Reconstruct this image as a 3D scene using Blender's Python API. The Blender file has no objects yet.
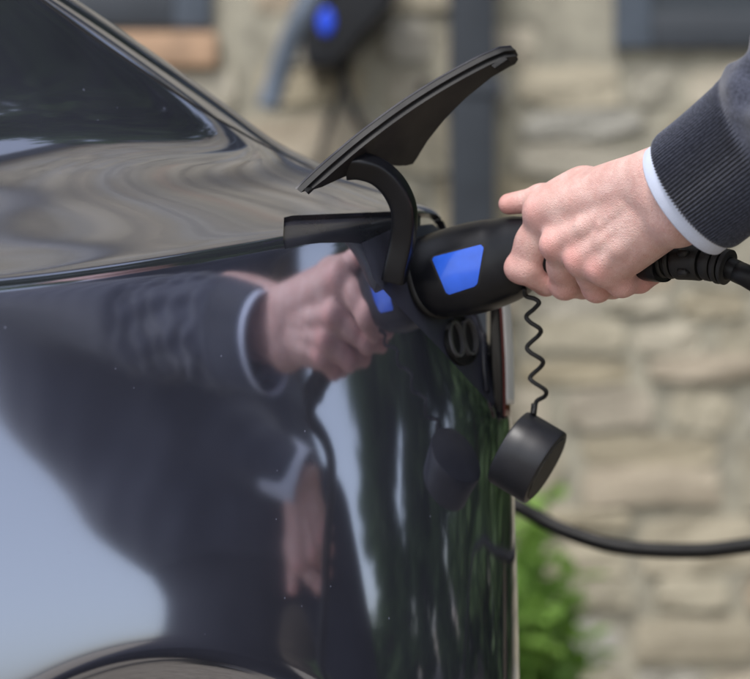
import bpy, bmesh, math, random
import numpy as np
from mathutils import Vector, Matrix
from mathutils.bvhtree import BVHTree

# ------------------------------------------------------------------ camera, sky, sun, exposure
scene = bpy.context.scene
COL = scene.collection
CAM_H = 0.88
FPX = 750 * 100 / 36.0
cam_data = bpy.data.cameras.new("camera")
cam = bpy.data.objects.new("camera", cam_data)
COL.objects.link(cam)
cam.location = (0, 0, CAM_H)
cam.rotation_euler = (math.radians(90), 0, 0)
cam_data.lens = 100
cam_data.sensor_width = 36
cam_data.clip_start = 0.05
cam_data.clip_end = 2000
cam_data.dof.use_dof = True
cam_data.dof.focus_distance = 1.515
cam_data.dof.aperture_fstop = 4.8
scene.camera = cam

SUN_EL, SUN_AZ = math.radians(58), math.radians(205)      # azimuth measured clockwise from +Y
world = bpy.data.worlds.new("World")
scene.world = world
world.use_nodes = True
wn = world.node_tree
wn.nodes.clear()
wo = wn.nodes.new('ShaderNodeOutputWorld')
wb = wn.nodes.new('ShaderNodeBackground')
sky = wn.nodes.new('ShaderNodeTexSky')
sky.sky_type = 'NISHITA'
sky.sun_disc = False
sky.sun_elevation = SUN_EL
sky.sun_rotation = SUN_AZ
sky.air_density = 1.0
sky.dust_density = 2.5
hs = wn.nodes.new('ShaderNodeHueSaturation')
hs.inputs['Saturation'].default_value = 0.5
wn.links.new(sky.outputs[0], hs.inputs['Color'])
wn.links.new(hs.outputs[0], wb.inputs[0])
wb.inputs[1].default_value = 0.15
wn.links.new(wb.outputs[0], wo.inputs[0])

sun_data = bpy.data.lights.new("sun", 'SUN')
sun_data.energy = 1.5
sun_data.angle = math.radians(16)
sun_data.color = (1.0, 0.97, 0.93)
sun = bpy.data.objects.new("sun", sun_data)
COL.objects.link(sun)
sd = Vector((math.sin(SUN_AZ) * math.cos(SUN_EL), math.cos(SUN_AZ) * math.cos(SUN_EL), math.sin(SUN_EL)))
sun.rotation_euler = sd.to_track_quat('Z', 'Y').to_euler()

scene.view_settings.view_transform = 'Standard'
scene.view_settings.look = 'None'
scene.view_settings.gamma = 1.0
scene.view_settings.use_curve_mapping = False
scene.view_settings.exposure = 0.58
scene.render.engine = 'CYCLES'
scene.cycles.use_denoising = True
scene.cycles.max_bounces = 8
scene.cycles.glossy_bounces = 5
scene.cycles.sample_clamp_indirect = 6.0

rnd = random.Random(7)
nrg = np.random.default_rng(11)

# ------------------------------------------------------------------ helpers
def pt(u, v, Y):
    """photo pixel at depth Y (metres in front of the camera) -> world point"""
    return Vector(((u - 375) / FPX * Y, Y, (339.5 - v) / FPX * Y + CAM_H))

def px(p):
    return (375 + FPX * p[0] / p[1], 339.5 - FPX * (p[2] - CAM_H) / p[1])

def tag(o, label=None, cat=None, group=None, kind=None):
    if label: o['label'] = label
    if cat: o['category'] = cat
    if group: o['group'] = group
    if kind: o['kind'] = kind
    return o

def empty(name, loc=(0, 0, 0), rotz=0.0):
    o = bpy.data.objects.new(name, None)
    o.location = loc
    o.rotation_euler = (0, 0, rotz)
    o.empty_display_size = 0.05
    COL.objects.link(o)
    return o

def mesh_obj(name, verts, faces, mat=None, parent=None, smooth=True, world_space=True):
    me = bpy.data.meshes.new(name)
    verts = np.asarray(verts, dtype=np.float64).reshape(-1, 3)
    if parent is not None and world_space:
        off = np.array(root_matrix(parent).inverted())
        verts = verts @ off[:3, :3].T + off[:3, 3]
    me.from_pydata(verts.tolist(), [], [tuple(int(i) for i in f) for f in faces])
    me.validate()
    if smooth:
        me.shade_smooth()
    o = bpy.data.objects.new(name, me)
    COL.objects.link(o)
    if mat is not None:
        me.materials.append(mat)
    if parent is not None:
        o.parent = parent
    return o

def root_matrix(o):
    m = Matrix.Identity(4)
    while o is not None:
        m = o.matrix_basis @ m
        o = o.parent
    return m

def autosmooth(o, deg=35):
    me = o.data
    bm = bmesh.new(); bm.from_mesh(me)
    lim = math.radians(deg)
    for e in bm.edges:
        e.smooth = not (len(e.link_faces) == 2 and e.calc_face_angle(0) > lim)
    bm.to_mesh(me); bm.free()
    return o

def bevel(o, w, seg=2, deg=30):
    me = o.data
    bm = bmesh.new(); bm.from_mesh(me)
    es = [e for e in bm.edges if len(e.link_faces) == 2 and e.calc_face_angle(0) > math.radians(deg)]
    bmesh.ops.bevel(bm, geom=es, offset=w, segments=seg, affect='EDGES', profile=0.6, clamp_overlap=True)
    bm.to_mesh(me); bm.free()
    me.shade_smooth()
    return autosmooth(o, 40)

def box_vf(x0, x1, y0, y1, z0, z1):
    v = [(x, y, z) for z in (z0, z1) for y in (y0, y1) for x in (x0, x1)]
    f = [(0, 2, 3, 1), (4, 5, 7, 6), (0, 1, 5, 4), (2, 6, 7, 3), (0, 4, 6, 2), (1, 3, 7, 5)]
    return v, f

def join_vf(parts):
    V, F, n = [], [], 0
    for v, f in parts:
        V += [tuple(p) for p in v]
        F += [tuple(i + n for i in q) for q in f]
        n += len(v)
    return V, F

def catmull(pts, n):
    P = np.array([list(p) for p in pts], dtype=float)
    P = np.vstack([2 * P[0] - P[1], P, 2 * P[-1] - P[-2]])
    out = []
    segs = len(P) - 3
    for t in np.linspace(0, segs, n):
        i = min(int(t), segs - 1); f = t - i
        p0, p1, p2, p3 = P[i:i + 4]
        out.append(0.5 * ((2 * p1) + (-p0 + p2) * f + (2 * p0 - 5 * p1 + 4 * p2 - p3) * f * f + (-p0 + 3 * p1 - 3 * p2 + p3) * f ** 3))
    return np.array(out)

def frames(path, up=(0, 0, 1)):
    path = np.asarray(path, float)
    T = np.gradient(path, axis=0)
    T /= np.linalg.norm(T, axis=1)[:, None]
    U = np.zeros_like(T); S = np.zeros_like(T)
    u = np.array(up, float)
    for i in range(len(path)):
        u = u - T[i] * np.dot(u, T[i])
        u /= np.linalg.norm(u)
        U[i] = u; S[i] = np.cross(T[i], u)
    return T, S, U

def loft(path, rs, ru, n=32, up=(0, 0, 1), power=2.0, cap=True, prof=None):
    """tube along path; rs side radius, ru up radius (arrays); power = superellipse"""
    path = np.asarray(path, float)
    T, S, U = frames(path, up)
    m = len(path)
    rs = np.broadcast_to(np.asarray(rs, float), (m,)); ru = np.broadcast_to(np.asarray(ru, float), (m,))
    th = np.linspace(0, 2 * np.pi, n, endpoint=False)
    c, s = np.cos(th), np.sin(th)
    e = 2.0 / power
    cx = np.sign(c) * np.abs(c) ** e; sx = np.sign(s) * np.abs(s) ** e
    V = path[:, None, :] + S[:, None, :] * (rs[:, None] * cx[None])[:, :, None] + U[:, None, :] * (ru[:, None] * sx[None])[:, :, None]
    if prof is not None:
        V = prof(V, T, S, U, th)
    V = V.reshape(-1, 3)
    F = []
    for i in range(m - 1):
        for j in range(n):
            k = (j + 1) % n
            F.append((i * n + j, i * n + k, (i + 1) * n + k, (i + 1) * n + j))
    if cap:
        F.append(tuple(reversed(range(n))))
        F.append(tuple((m - 1) * n + j for j in range(n)))
    return V, F

def tube(path, r, n=12, cap=True):
    return loft(path, r, r, n=n, up=(0.13, 0.31, 0.94), cap=cap)

def bspline_surface(net, us, vs):
    """uniform bicubic B-spline through a padded control net, net[i,j]=(3)"""
    def pad(a):
        return np.concatenate([2 * a[:1] - a[1:2], a, 2 * a[-1:] - a[-2:-1]], axis=0)
    def basis(ts, n):
        B = np.zeros((len(ts), n + 2))
        for r, t in enumerate(ts):
            i = min(int(t), n - 2); f = t - i
            B[r, i] = (1 - f) ** 3 / 6
            B[r, i + 1] = (3 * f ** 3 - 6 * f ** 2 + 4) / 6
            B[r, i + 2] = (-3 * f ** 3 + 3 * f ** 2 + 3 * f + 1) / 6
            B[r, i + 3 if i + 3 < n + 2 else n + 1] += f ** 3 / 6
        return B
    n, m = net.shape[:2]
    P = pad(net)
    P = np.swapaxes(pad(np.swapaxes(P, 0, 1)), 0, 1)
    return np.einsum('ai,bj,ijk->abk', basis(us, n), basis(vs, m), P)

# implicit surfaces ------------------------------------------------
class Field:
    def __init__(self, lo, hi, h):
        self.lo = np.array(lo, float); self.h = h
        self.n = np.ceil((np.array(hi) - self.lo) / h).astype(int) + 1
        self.d = np.full(self.n, 1.0, np.float32)
    def sub(self, lo, hi):
        a = np.clip(np.floor((np.array(lo) - self.lo) / self.h).astype(int), 0, self.n)
        b = np.clip(np.ceil((np.array(hi) - self.lo) / self.h).astype(int) + 1, 0, self.n)
        return a, b
    def coords(self, a, b):
        ax = [self.lo[i] + self.h * np.arange(a[i], b[i]) for i in range(3)]
        return np.meshgrid(*ax, indexing='ij')
    def add(self, fn, lo, hi, k, mode='u'):
        m = 2 * k + 4 * self.h
        a, b = self.sub(np.array(lo) - m, np.array(hi) + m)
        if np.any(b <= a): return
        X, Y, Z = self.coords(a, b)
        q = fn(X, Y, Z).astype(np.float32)
        sl = tuple(slice(a[i], b[i]) for i in range(3))
        d = self.d[sl]
        if mode == 'u':
            hh = np.clip(0.5 + 0.5 * (d - q) / k, 0, 1)
            self.d[sl] = d + (q - d) * hh - k * hh * (1 - hh)
        else:       # smooth subtract
            hh = np.clip(0.5 - 0.5 * (d + q) / k, 0, 1)
            self.d[sl] = d + (-q - d) * hh + k * hh * (1 - hh)
    def cone(self, a, b, ra, rb, k=0.005, mode='u'):
        a = np.array(a, float); b = np.array(b, float)
        r = max(ra, rb)
        ba = b - a; L2 = max(float(ba @ ba), 1e-12)
        def fn(X, Y, Z):
            px_, py, pz = X - a[0], Y - a[1], Z - a[2]
            t = np.clip((px_ * ba[0] + py * ba[1] + pz * ba[2]) / L2, 0, 1)
            return np.sqrt((px_ - t * ba[0]) ** 2 + (py - t * ba[1]) ** 2 + (pz - t * ba[2]) ** 2) - (ra + (rb - ra) * t)
        self.add(fn, np.minimum(a, b) - r, np.maximum(a, b) + r, k, mode)
    def ell(self, c, r, axes=None, k=0.005, mode='u'):
        c = np.array(c, float); r = np.array(r, float)
        R = np.eye(3) if axes is None else np.array(axes, float)   # rows = axes
        def fn(X, Y, Z):
            p = np.stack([X - c[0], Y - c[1], Z - c[2]], -1) @ R.T
            k0 = np.sqrt(((p / r) ** 2).sum(-1)); k1 = np.sqrt(((p / r ** 2) ** 2).sum(-1))
            return k0 * (k0 - 1) / np.maximum(k1, 1e-9)
        m = r.max()
        self.add(fn, c - m, c + m, k, mode)
    def merge(self, other, k):
        hh = np.clip(0.5 + 0.5 * (self.d - other.d) / k, 0, 1)
        self.d = self.d + (other.d - self.d) * hh - k * hh * (1 - hh)
    def mesh(self, smooth=2):
        F = self.d; ins = F < 0
        c = [ins[i:F.shape[0] - 1 + i, j:F.shape[1] - 1 + j, k:F.shape[2] - 1 + k] for i in (0, 1) for j in (0, 1) for k in (0, 1)]
        cnt = sum(x.astype(np.int8) for x in c)
        act = (cnt > 0) & (cnt < 8)
        idx = np.argwhere(act)
        vid = np.full(act.shape, -1, np.int64); vid[act] = np.arange(len(idx))
        acc = np.zeros((len(idx), 3)); num = np.zeros(len(idx))
        corners = [(i, j, k) for i in (0, 1) for j in (0, 1) for k in (0, 1)]
        for a in corners:
            for ax in range(3):
                if a[ax] == 0:
                    b = list(a); b[ax] = 1
                    fa = F[idx[:, 0] + a[0], idx[:, 1] + a[1], idx[:, 2] + a[2]]
                    fb = F[idx[:, 0] + b[0], idx[:, 1] + b[1], idx[:, 2] + b[2]]
                    x = (fa < 0) != (fb < 0)
                    t = np.where(x, fa / np.where(x, fa - fb, 1), 0)
                    p = np.array(a)[None] + t[:, None] * (np.array(b) - np.array(a))[None]
                    acc += np.where(x[:, None], p, 0); num += x
        V = (idx + acc / np.maximum(num, 1)[:, None]) * self.h + self.lo
        Q = []
        for ax in range(3):
            o1, o2 = [(1, 2), (2, 0), (0, 1)][ax]
            s0 = [slice(None)] * 3; s1 = [slice(None)] * 3
            s0[ax] = slice(0, -1); s1[ax] = slice(1, None)
            A = ins[tuple(s0)]; B = ins[tuple(s1)]
            for e in np.argwhere(A != B):
                if e[o1] < 1 or e[o2] < 1 or e[o1] >= act.shape[o1] or e[o2] >= act.shape[o2]: continue
                q = []
                for d1, d2 in ((-1, -1), (0, -1), (0, 0), (-1, 0)):
                    cc = list(e); cc[o1] += d1; cc[o2] += d2
                    q.append(vid[tuple(cc)])
                if min(q) < 0: continue
                Q.append(q if A[tuple(e)] else q[::-1])
        Q = np.array(Q)
        for _ in range(smooth):
            S = np.zeros_like(V); N = np.zeros(len(V))
            for a_, b_ in ((0, 1), (1, 2), (2, 3), (3, 0)):
                np.add.at(S, Q[:, a_], V[Q[:, b_]]); np.add.at(N, Q[:, a_], 1)
                np.add.at(S, Q[:, b_], V[Q[:, a_]]); np.add.at(N, Q[:, b_], 1)
            V = 0.5 * V + 0.5 * S / np.maximum(N, 1)[:, None]
        return V, Q

# ------------------------------------------------------------------ materials
class NT:
    def __init__(self, name):
        self.m = bpy.data.materials.new(name); self.m.use_nodes = True
        self.t = self.m.node_tree; self.t.nodes.clear()
        self.out = self.t.nodes.new('ShaderNodeOutputMaterial')
        self.b = self.t.nodes.new('ShaderNodeBsdfPrincipled')
        self.t.links.new(self.b.outputs[0], self.out.inputs[0])
    def n(self, typ, **kw):
        nd = self.t.nodes.new(typ)
        for k, v in kw.items():
            if k.startswith('i_'):
                nd.inputs[k[2:].replace('_', ' ')].default_value = v
            else:
                setattr(nd, k, v)
        return nd
    def l(self, a, b): self.t.links.new(a, b)
    def set(self, **kw):
        for k, v in kw.items():
            self.b.inputs[k.replace('_', ' ')].default_value = v
        return self
    def coord(self, kind='Object'):
        return self.n('ShaderNodeTexCoord').outputs[kind]
    def noise(self, scale, detail=4, rough=0.55, vec=None, dist=0.0):
        nd = self.n('ShaderNodeTexNoise'); nd.inputs['Scale'].default_value = scale
        nd.inputs['Detail'].default_value = detail; nd.inputs['Roughness'].default_value = rough
        nd.inputs['Distortion'].default_value = dist
        self.l(vec if vec is not None else self.coord(), nd.inputs['Vector'])
        return nd
    def ramp(self, fac, stops):
        r = self.n('ShaderNodeValToRGB')
        els = r.color_ramp.elements
        while len(els) < len(stops): els.new(0.5)
        for e, (p, c) in zip(els, stops):
            e.position = p; e.color = c if len(c) == 4 else (*c, 1)
        self.l(fac, r.inputs[0])
        return r
    def mix(self, fac, a, b, mode='MIX'):
        m = self.n('ShaderNodeMix', data_type='RGBA', blend_type=mode)
        for sock, v in ((m.inputs[0], fac), (m.inputs[6], a), (m.inputs[7], b)):
            if hasattr(v, 'links') or hasattr(v, 'is_linked'): self.l(v, sock)
            elif isinstance(v, (int, float)): sock.default_value = v
            else: sock.default_value = (*v, 1) if len(v) == 3 else v
        return m.outputs[2]
    def bump(self, h, strength=0.3, dist=0.001, normal=None):
        b = self.n('ShaderNodeBump'); b.inputs['Strength'].default_value = strength; b.inputs['Distance'].default_value = dist
        self.l(h, b.inputs['Height'])
        if normal is not None: self.l(normal, b.inputs['Normal'])
        return b.outputs[0]

def plain(name, col, rough=0.5, metal=0.0, var=0.15, scale=40, bump=0.0, bscale=400, bdist=0.0005, **kw):
    t = NT(name)
    nz = t.noise(scale)
    lo = tuple(c * (1 - var) for c in col); hi = tuple(min(1, c * (1 + var)) for c in col)
    r = t.ramp(nz.outputs[0], [(0.3, lo), (0.7, hi)])
    t.l(r.outputs[0], t.b.inputs['Base Color'])
    t.set(Roughness=rough, Metallic=metal, **kw)
    rr = t.ramp(nz.outputs[0], [(0.3, (rough * 0.85,) * 3), (0.7, (min(1, rough * 1.15),) * 3)])
    t.l(rr.outputs[0], t.b.inputs['Roughness'])
    if bump:
        t.l(t.bump(t.noise(bscale, 3).outputs[0], bump, bdist), t.b.inputs['Normal'])
    return t.m

def mat_paint():
    t = NT('dark_metallic_paint')
    t.set(Metallic=1.0, Roughness=0.07)
    t.b.inputs['Coat Weight'].default_value = 1.0
    t.b.inputs['Coat IOR'].default_value = 1.55
    t.b.inputs['Coat Roughness'].default_value = 0.012
    co = t.coord()
    fl = t.noise(9000, 1, 0.5, co)
    base = t.ramp(fl.outputs[0], [(0.3, (0.38, 0.405, 0.49)), (0.7, (0.44, 0.465, 0.55))])
    # dust specks on the clear coat
    vo = t.n('ShaderNodeTexVoronoi'); vo.inputs['Scale'].default_value = 105; vo.inputs['Randomness'].default_value = 1.0
    t.l(co, vo.inputs['Vector'])
    wn_ = t.n('ShaderNodeTexWhiteNoise'); t.l(vo.outputs['Position'], wn_.inputs['Vector'])
    sz = t.n('ShaderNodeMath', operation='POWER'); t.l(wn_.outputs['Value'], sz.inputs[0]); sz.inputs[1].default_value = 6.0
    sz2 = t.n('ShaderNodeMath', operation='MULTIPLY'); t.l(sz.outputs[0], sz2.inputs[0]); sz2.inputs[1].default_value = 0.10
    lt = t.n('ShaderNodeMath', operation='LESS_THAN'); t.l(vo.outputs['Distance'], lt.inputs[0]); t.l(sz2.outputs[0], lt.inputs[1])
    hz = t.noise(6, 5, 0.6, co)
    haze_film = t.ramp(hz.outputs[0], [(0.3, (0.04,) * 3), (0.75, (0.08,) * 3)])  # bluish haze over the reflections, painted as a diffuse veil
    fac = t.n('ShaderNodeMath', operation='MAXIMUM'); t.l(haze_film.outputs[0], fac.inputs[0])
    sp = t.n('ShaderNodeMath', operation='MULTIPLY'); t.l(lt.outputs[0], sp.inputs[0]); sp.inputs[1].default_value = 0.30
    t.l(sp.outputs[0], fac.inputs[1])
    t.l(base.outputs[0], t.b.inputs['Base Color'])
    dust = t.n('ShaderNodeBsdfDiffuse'); dust.inputs['Color'].default_value = (0.31, 0.33, 0.47, 1)  # diffuse layer shared by the dust specks and the painted haze
    mx = t.n('ShaderNodeMixShader')
    t.l(fac.outputs[0], mx.inputs[0]); t.l(t.b.outputs[0], mx.inputs[1]); t.l(dust.outputs[0], mx.inputs[2])
    t.l(mx.outputs[0], t.out.inputs[0])
    # faint orange peel
    op = t.noise(90, 2, 0.5, co)
    t.l(t.bump(op.outputs[0], 0.035, 0.0006), t.b.inputs['Coat Normal'])
    return t.m

M = {}
M['paint'] = mat_paint()
M['plastic'] = plain('black_moulded_plastic', (0.005, 0.0055, 0.008), 0.33, var=0.2, bump=0.12, bscale=1500, bdist=0.0002, Specular_IOR_Level=0.38)
M['satin'] = plain('satin_black_plastic', (0.011, 0.012, 0.016), 0.30, var=0.15, bump=0.06, bscale=1200, bdist=0.0002)
M['trim'] = plain('navy_black_trim', (0.016, 0.017, 0.026), 0.26, var=0.2, bump=0.05, bscale=900, bdist=0.0002)
M['panelgrey'] = plain('blue_black_panel', (0.045, 0.048, 0.070), 0.38, var=0.15, bump=0.05, bscale=1200, bdist=0.0002)
M['cable'] = plain('black_cable_sheath', (0.006, 0.006, 0.007), 0.5, var=0.2, bump=0.15, bscale=600, bdist=0.0003, Specular_IOR_Level=0.35)
M['capsatin'] = plain('satin_cap', (0.013, 0.014, 0.019), 0.42, var=0.15, bump=0.06, bscale=1200, bdist=0.0002)
M['rubber'] = plain('black_rubber', (0.012, 0.012, 0.013), 0.6, var=0.25, bump=0.25, bscale=900, bdist=0.0004)
M['liner'] = plain('matt_black_liner', (0.008, 0.008, 0.009), 0.55, var=0.2, bump=0.1, bscale=900)
M['pocket'] = plain('satin_grey_pocket', (0.020, 0.021, 0.029), 0.3, var=0.15, Coat_Weight=0.3)
M['gap'] = plain('gap_black', (0.004, 0.004, 0.005), 0.7, var=0.1)
M['chrome'] = plain('chrome_strip', (0.80, 0.80, 0.80), 0.30, 0.25, var=0.05)
M['redlens'] = plain('red_lens', (0.12, 0.014, 0.013), 0.08, var=0.1, Coat_Weight=1.0)
M['blue'] = plain('blue_gloss_badge', (0.028, 0.115, 0.66), 0.2, var=0.14, scale=45, Coat_Weight=0.4)
M['smoked'] = plain('smoked_lens', (0.012, 0.011, 0.012), 0.22, var=0.2)
M['glass'] = plain('dark_glass', (0.01, 0.012, 0.012), 0.03, var=0.1, Coat_Weight=1.0)
M['tyre'] = plain('tyre_rubber', (0.018, 0.018, 0.018), 0.75, var=0.3, bump=0.3, bscale=150, bdist=0.002)
M['alloy'] = plain('alloy_rim', (0.45, 0.45, 0.46), 0.28, 0.9, var=0.1)
# ------------------------------------------------------------------ the car
CAR_ORG = Vector((0.0645, 1.63, 0.0))
CAR_ROT = math.atan2(0.6, 0.8)
car = empty('car', CAR_ORG, CAR_ROT)
tag(car, 'glossy dark blue-grey car with open charging flap and a plug in its flank', 'car')
CAR_M = Matrix.Translation(CAR_ORG) @ Matrix.Rotation(CAR_ROT, 4, 'Z')
CM = np.array(CAR_M)

def carw(P):
    """car coordinates (s back along the flank, w outward, z above camera height) -> world"""
    P = np.asarray(P, float)
    L = np.stack([P[..., 0], -P[..., 1], P[..., 2] + CAM_H], -1)
    return L @ CM[:3, :3].T + CM[:3, 3]

def smooth01(x):
    x = np.clip(x, 0, 1); return x * x * (3 - 2 * x)

# plan outline of the flank, front to tail, with its outward angle phi
rows = [(-4.33, -0.62, -80), (-4.30, -0.42, -65), (-4.20, -0.22, -45), (-4.02, -0.09, -22), (-3.75, -0.03, -8), (-3.3, 0.0, -2),
        (-2.8, 0.012, 0), (-2.2, 0.018, 0), (-1.7, 0.018, 0), (-1.35, 0.016, 0), (-1.05, 0.014, 0), (-0.85, 0.012, 0), (-0.70, 0.011, 0),
        (-0.58, 0.010, 0), (-0.48, 0.009, 0.3), (-0.40, 0.008, 0.6), (-0.33, 0.007, 1), (-0.26, 0.0055, 2), (-0.20, 0.003, 3), (-0.14, -0.0005, 5)]
def tail_rows(seq, rear):
    out = list(rows); w_ = -0.0005; s_p, p_p = -0.14, 5.0
    for s_n, p_n in seq:
        w_ -= math.tan(math.radians((p_p + p_n) / 2)) * (s_n - s_p)
        out.append((s_n + 0.007 * min(1, max(0, (p_n - 8) / 25)), w_, p_n)); s_p, p_p = s_n, p_n
    return out + rear
rows_lo = tail_rows(((-0.08, 8.5), (-0.03, 13), (0.02, 19), (0.06, 25), (0.098, 32), (0.113, 44), (0.121, 58), (0.127, 72), (0.131, 82)),
                    [(0.145, -0.27, 85), (0.160, -0.40, 86), (0.172, -0.57, 88), (0.182, -0.78, 90), (0.182, -0.93, 90)])
rows_hi = tail_rows(((-0.08, 8.5), (-0.03, 13), (0.02, 19), (0.06, 26), (0.095, 35), (0.125, 46), (0.147, 58), (0.163, 70), (0.173, 80)),
                    [(0.183, -0.31, 84), (0.19, -0.42, 86), (0.197, -0.58, 88), (0.20, -0.78, 90), (0.20, -0.93, 90)])

def net_point(s, w, ph, j):
    r = math.radians(ph)
    rear = float(smooth01((ph - 5) / 75.0)) if s > -0.5 else 0.0
    zc = 0.1 + 0.19 * s
    zc = 0.5 * (zc + 0.02 + math.sqrt((zc - 0.02) ** 2 + 0.0009))     # soft floor at 0.02
    if s > -0.5:
        zc = min(zc, 0.112)
        if ph > 10: zc += 0.035 * float(smooth01((ph - 68) / 18)) - 0.014 * float(smooth01((ph - 12) / 25))
    led = 0.095 - 0.035 * float(smooth01((s + 0.35) / 0.35))          # rise of the shoulder ledge
    if ph > 10 and s > -0.5: led *= 1 - 0.35 * float(smooth01((ph - 10) / 25)) * (1 - float(smooth01((ph - 68) / 18)))
    zA = zc + led
    g = float(smooth01((s + 0.75) / 0.95)) if s < 0.15 else 1.0
    tab = [  # inward offset, height, forward shift at the tail
        (0.10, -0.72, 0), (0.02, -0.64, 0), (-0.035, -0.52, 0), (-0.058, -0.40, 0), (-0.060, -0.30, 0), (-0.052, -0.215, 0),
        (-0.040, -0.145, 0), (-0.028, -0.085, 0), (-0.018, -0.04, 0),
        (0.2 * (zc - 0.035 - 0.0465), zc - 0.035, 0), (0.2 * (zc - 0.009 - 0.0465), zc - 0.009, 0),
        (0.2 * (zc - 0.0465) + 0.001, zc, 0), (0.2 * (zc - 0.0465) + 0.0085, zc + 0.0055, 0),
        (0.035, zc + 0.215 * led, 0.005), (0.075, zc + 0.5 * led, 0.01), (0.112, zc + 0.75 * led, 0.02), (0.142, zA, 0.03),
        (0.166, zA + 0.03, 0.06), (0.186, zA + 0.07, 0.12), (0.212, zA + 0.13, 0.22), (0.245, zA + 0.20, 0.36),
        (0.29, zA + 0.27, 0.52), (0.37, zA + 0.34, 0.70), (0.52, 0.50, 0.82), (0.72, 0.535, 0.88), (0.93, 0.545, 0.9)]
    d, z, sh = tab[j]
    if j >= 22:
        z = max(z, 0.0) if s > -2.6 else z
    if s < -2.4 and j >= 16:                                          # bonnet ahead of the windscreen
        f = float(smooth01((-2.4 - s) / 1.0))
        z = z * (1 - f) + (0.10 + 0.06 * min(1, d / 0.9)) * f
    if d < 0 and ph > 3: d *= 1 - 0.85 * float(smooth01((ph - 3) / 38))
    if ph > 8: d += 0.055 * float(smooth01((ph - 8) / 38)) * float(smooth01((z + 0.03) / 0.12))
    d2 = d
    if abs(ph) > 6:
        d2 = d * (1 - 0.25 * min(1, abs(ph) / 90.0) * min(1, max(0, d) / 0.3))
    ss = s - d2 * math.sin(r) - sh * g
    ww = w - d2 * math.cos(r)
    ww = max(ww, -0.93)
    if s < -3.6 and j >= 12:
        ss = max(ss, s)
    return (ss, ww, z)

NCOL = 26
net_lo = np.array([[net_point(s, w, ph, j) for j in range(NCOL)] for (s, w, ph) in rows_lo])
net_hi = np.array([[net_point(s, w, ph, j) for j in range(NCOL)] for (s, w, ph) in rows_hi])
mixj = np.clip((np.arange(NCOL) - 9.0) / 5.0, 0, 1)[None, :, None]
net = net_lo * (1 - mixj) + net_hi * mixj
nr = len(rows_lo)
i_a = 13.0; i_b = 29.0          # dense zone of stations
us = np.concatenate([np.linspace(0, i_a, 60, endpoint=False), np.linspace(i_a, i_b, 330, endpoint=False), np.linspace(i_b, nr - 1, 25)])
vs = np.concatenate([np.linspace(0, 4, 20, endpoint=False), np.linspace(4, 7, 80, endpoint=False), np.linspace(7, 13, 150, endpoint=False), np.linspace(13, 22, 110, endpoint=False), np.linspace(22, NCOL - 1, 20)])
S3 = bspline_surface(net, us, vs)
# rear wheel arch: crease ring and roll-under, part of the pressed panel
ARC_S, ARC_Z, ARC_R = -0.308, -0.535, 0.325
FLARE_R = 0.235
def arch_shape(S):
    S = S.copy()
    r = np.sqrt((S[..., 0] - ARC_S) ** 2 + (S[..., 2] - ARC_Z) ** 2)
    rc = np.sqrt((S[..., 0] - ARC_S) ** 2 + ((S[..., 2] - (-0.212 - FLARE_R)) * np.where(S[..., 2] > -0.212 - FLARE_R, 1.0, 0.6)) ** 2)
    side = S[..., 1] > -0.15
    out = 0.0
    kk = 0.0045
    ins = kk * np.log1p(np.exp(np.clip((FLARE_R - rc) / kk, -40, 40)))
    S[..., 1] += np.where(side, out - 0.55 * ins - 3.0 * ins ** 2, 0)
    return S, r
S3, ARR = arch_shape(S3)
SW = carw(S3)
nu, nv = SW.shape[:2]
BV = SW.reshape(-1, 3)
quads = []
for i in range(nu - 1):
    for j in range(nv - 1):
        quads.append((i * nv + j, (i + 1) * nv + j, (i + 1) * nv + j + 1, i * nv + j + 1))
quads = np.array(quads)
BVH = BVHTree.FromPolygons([Vector(p) for p in BV], [tuple(int(k) for k in q) for q in quads])
CAMP = Vector((0, 0, CAM_H))

def hit(u, v, bvh=None):
    d = (pt(u, v, 1.0) - CAMP).normalized()
    loc, nrm, idx, dist = (bvh or BVH).ray_cast(CAMP, d)
    if loc is None: return None, None
    if nrm.dot(d) > 0: nrm = -nrm
    return loc, nrm

# --- opening for the charging port, cut into the panel along a clean outline
def densify(poly, step=2.0, closed=True):
    out = []
    n = len(poly)
    for i in range(n if closed else n - 1):
        a = np.array(poly[i], float); b = np.array(poly[(i + 1) % n], float)
        k = max(1, int(np.linalg.norm(b - a) / step))
        for t in range(k): out.append(a + (b - a) * t / k)
    if not closed: out.append(np.array(poly[-1], float))
    return np.array(out)

OPEN_PX = [(284, 217.5), (292, 215.5), (340, 213.5), (400, 211), (436, 214), (468, 236), (492, 268), (500.5, 305), (501.5, 412), (497, 411),
           (440, 349), (400, 308), (373.5, 279), (368, 262), (362.5, 244), (350, 242.5), (320, 243), (300, 245), (285, 249), (283, 240)]
def inside(P, poly):
    x, y = P[:, 0], P[:, 1]; r = np.zeros(len(P), bool); n = len(poly)
    for i in range(n):
        x1, y1 = poly[i]; x2, y2 = poly[(i + 1) % n]
        c = ((y1 > y) != (y2 > y)) & (x < (x2 - x1) * (y - y1) / ((y2 - y1) if y2 != y1 else 1e-9) + x1)
        r ^= c
    return r
PXY = np.stack([375 + FPX * BV[:, 0] / BV[:, 1], 339.5 - FPX * (BV[:, 2] - CAM_H) / BV[:, 1]], -1)
front = (BV[:, 1] > 0.5)
S3f = S3.reshape(-1, 3)
near = front & (S3f[:, 0] > -0.35) & (S3f[:, 1] > -0.22) & (PXY[:, 0] > 260) & (PXY[:, 0] < 520) & (PXY[:, 1] > 190) & (PXY[:, 1] < 430)
poly = [np.array(p) for p in OPEN_PX]
ni = np.where(near)[0]
ins_v = np.zeros(len(BV), bool); ins_v[ni] = inside(PXY[ni], poly)
nq = near[quads].all(axis=1)
cnt = ins_v[quads].sum(axis=1)
cut = nq & (cnt == 4)
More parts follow.
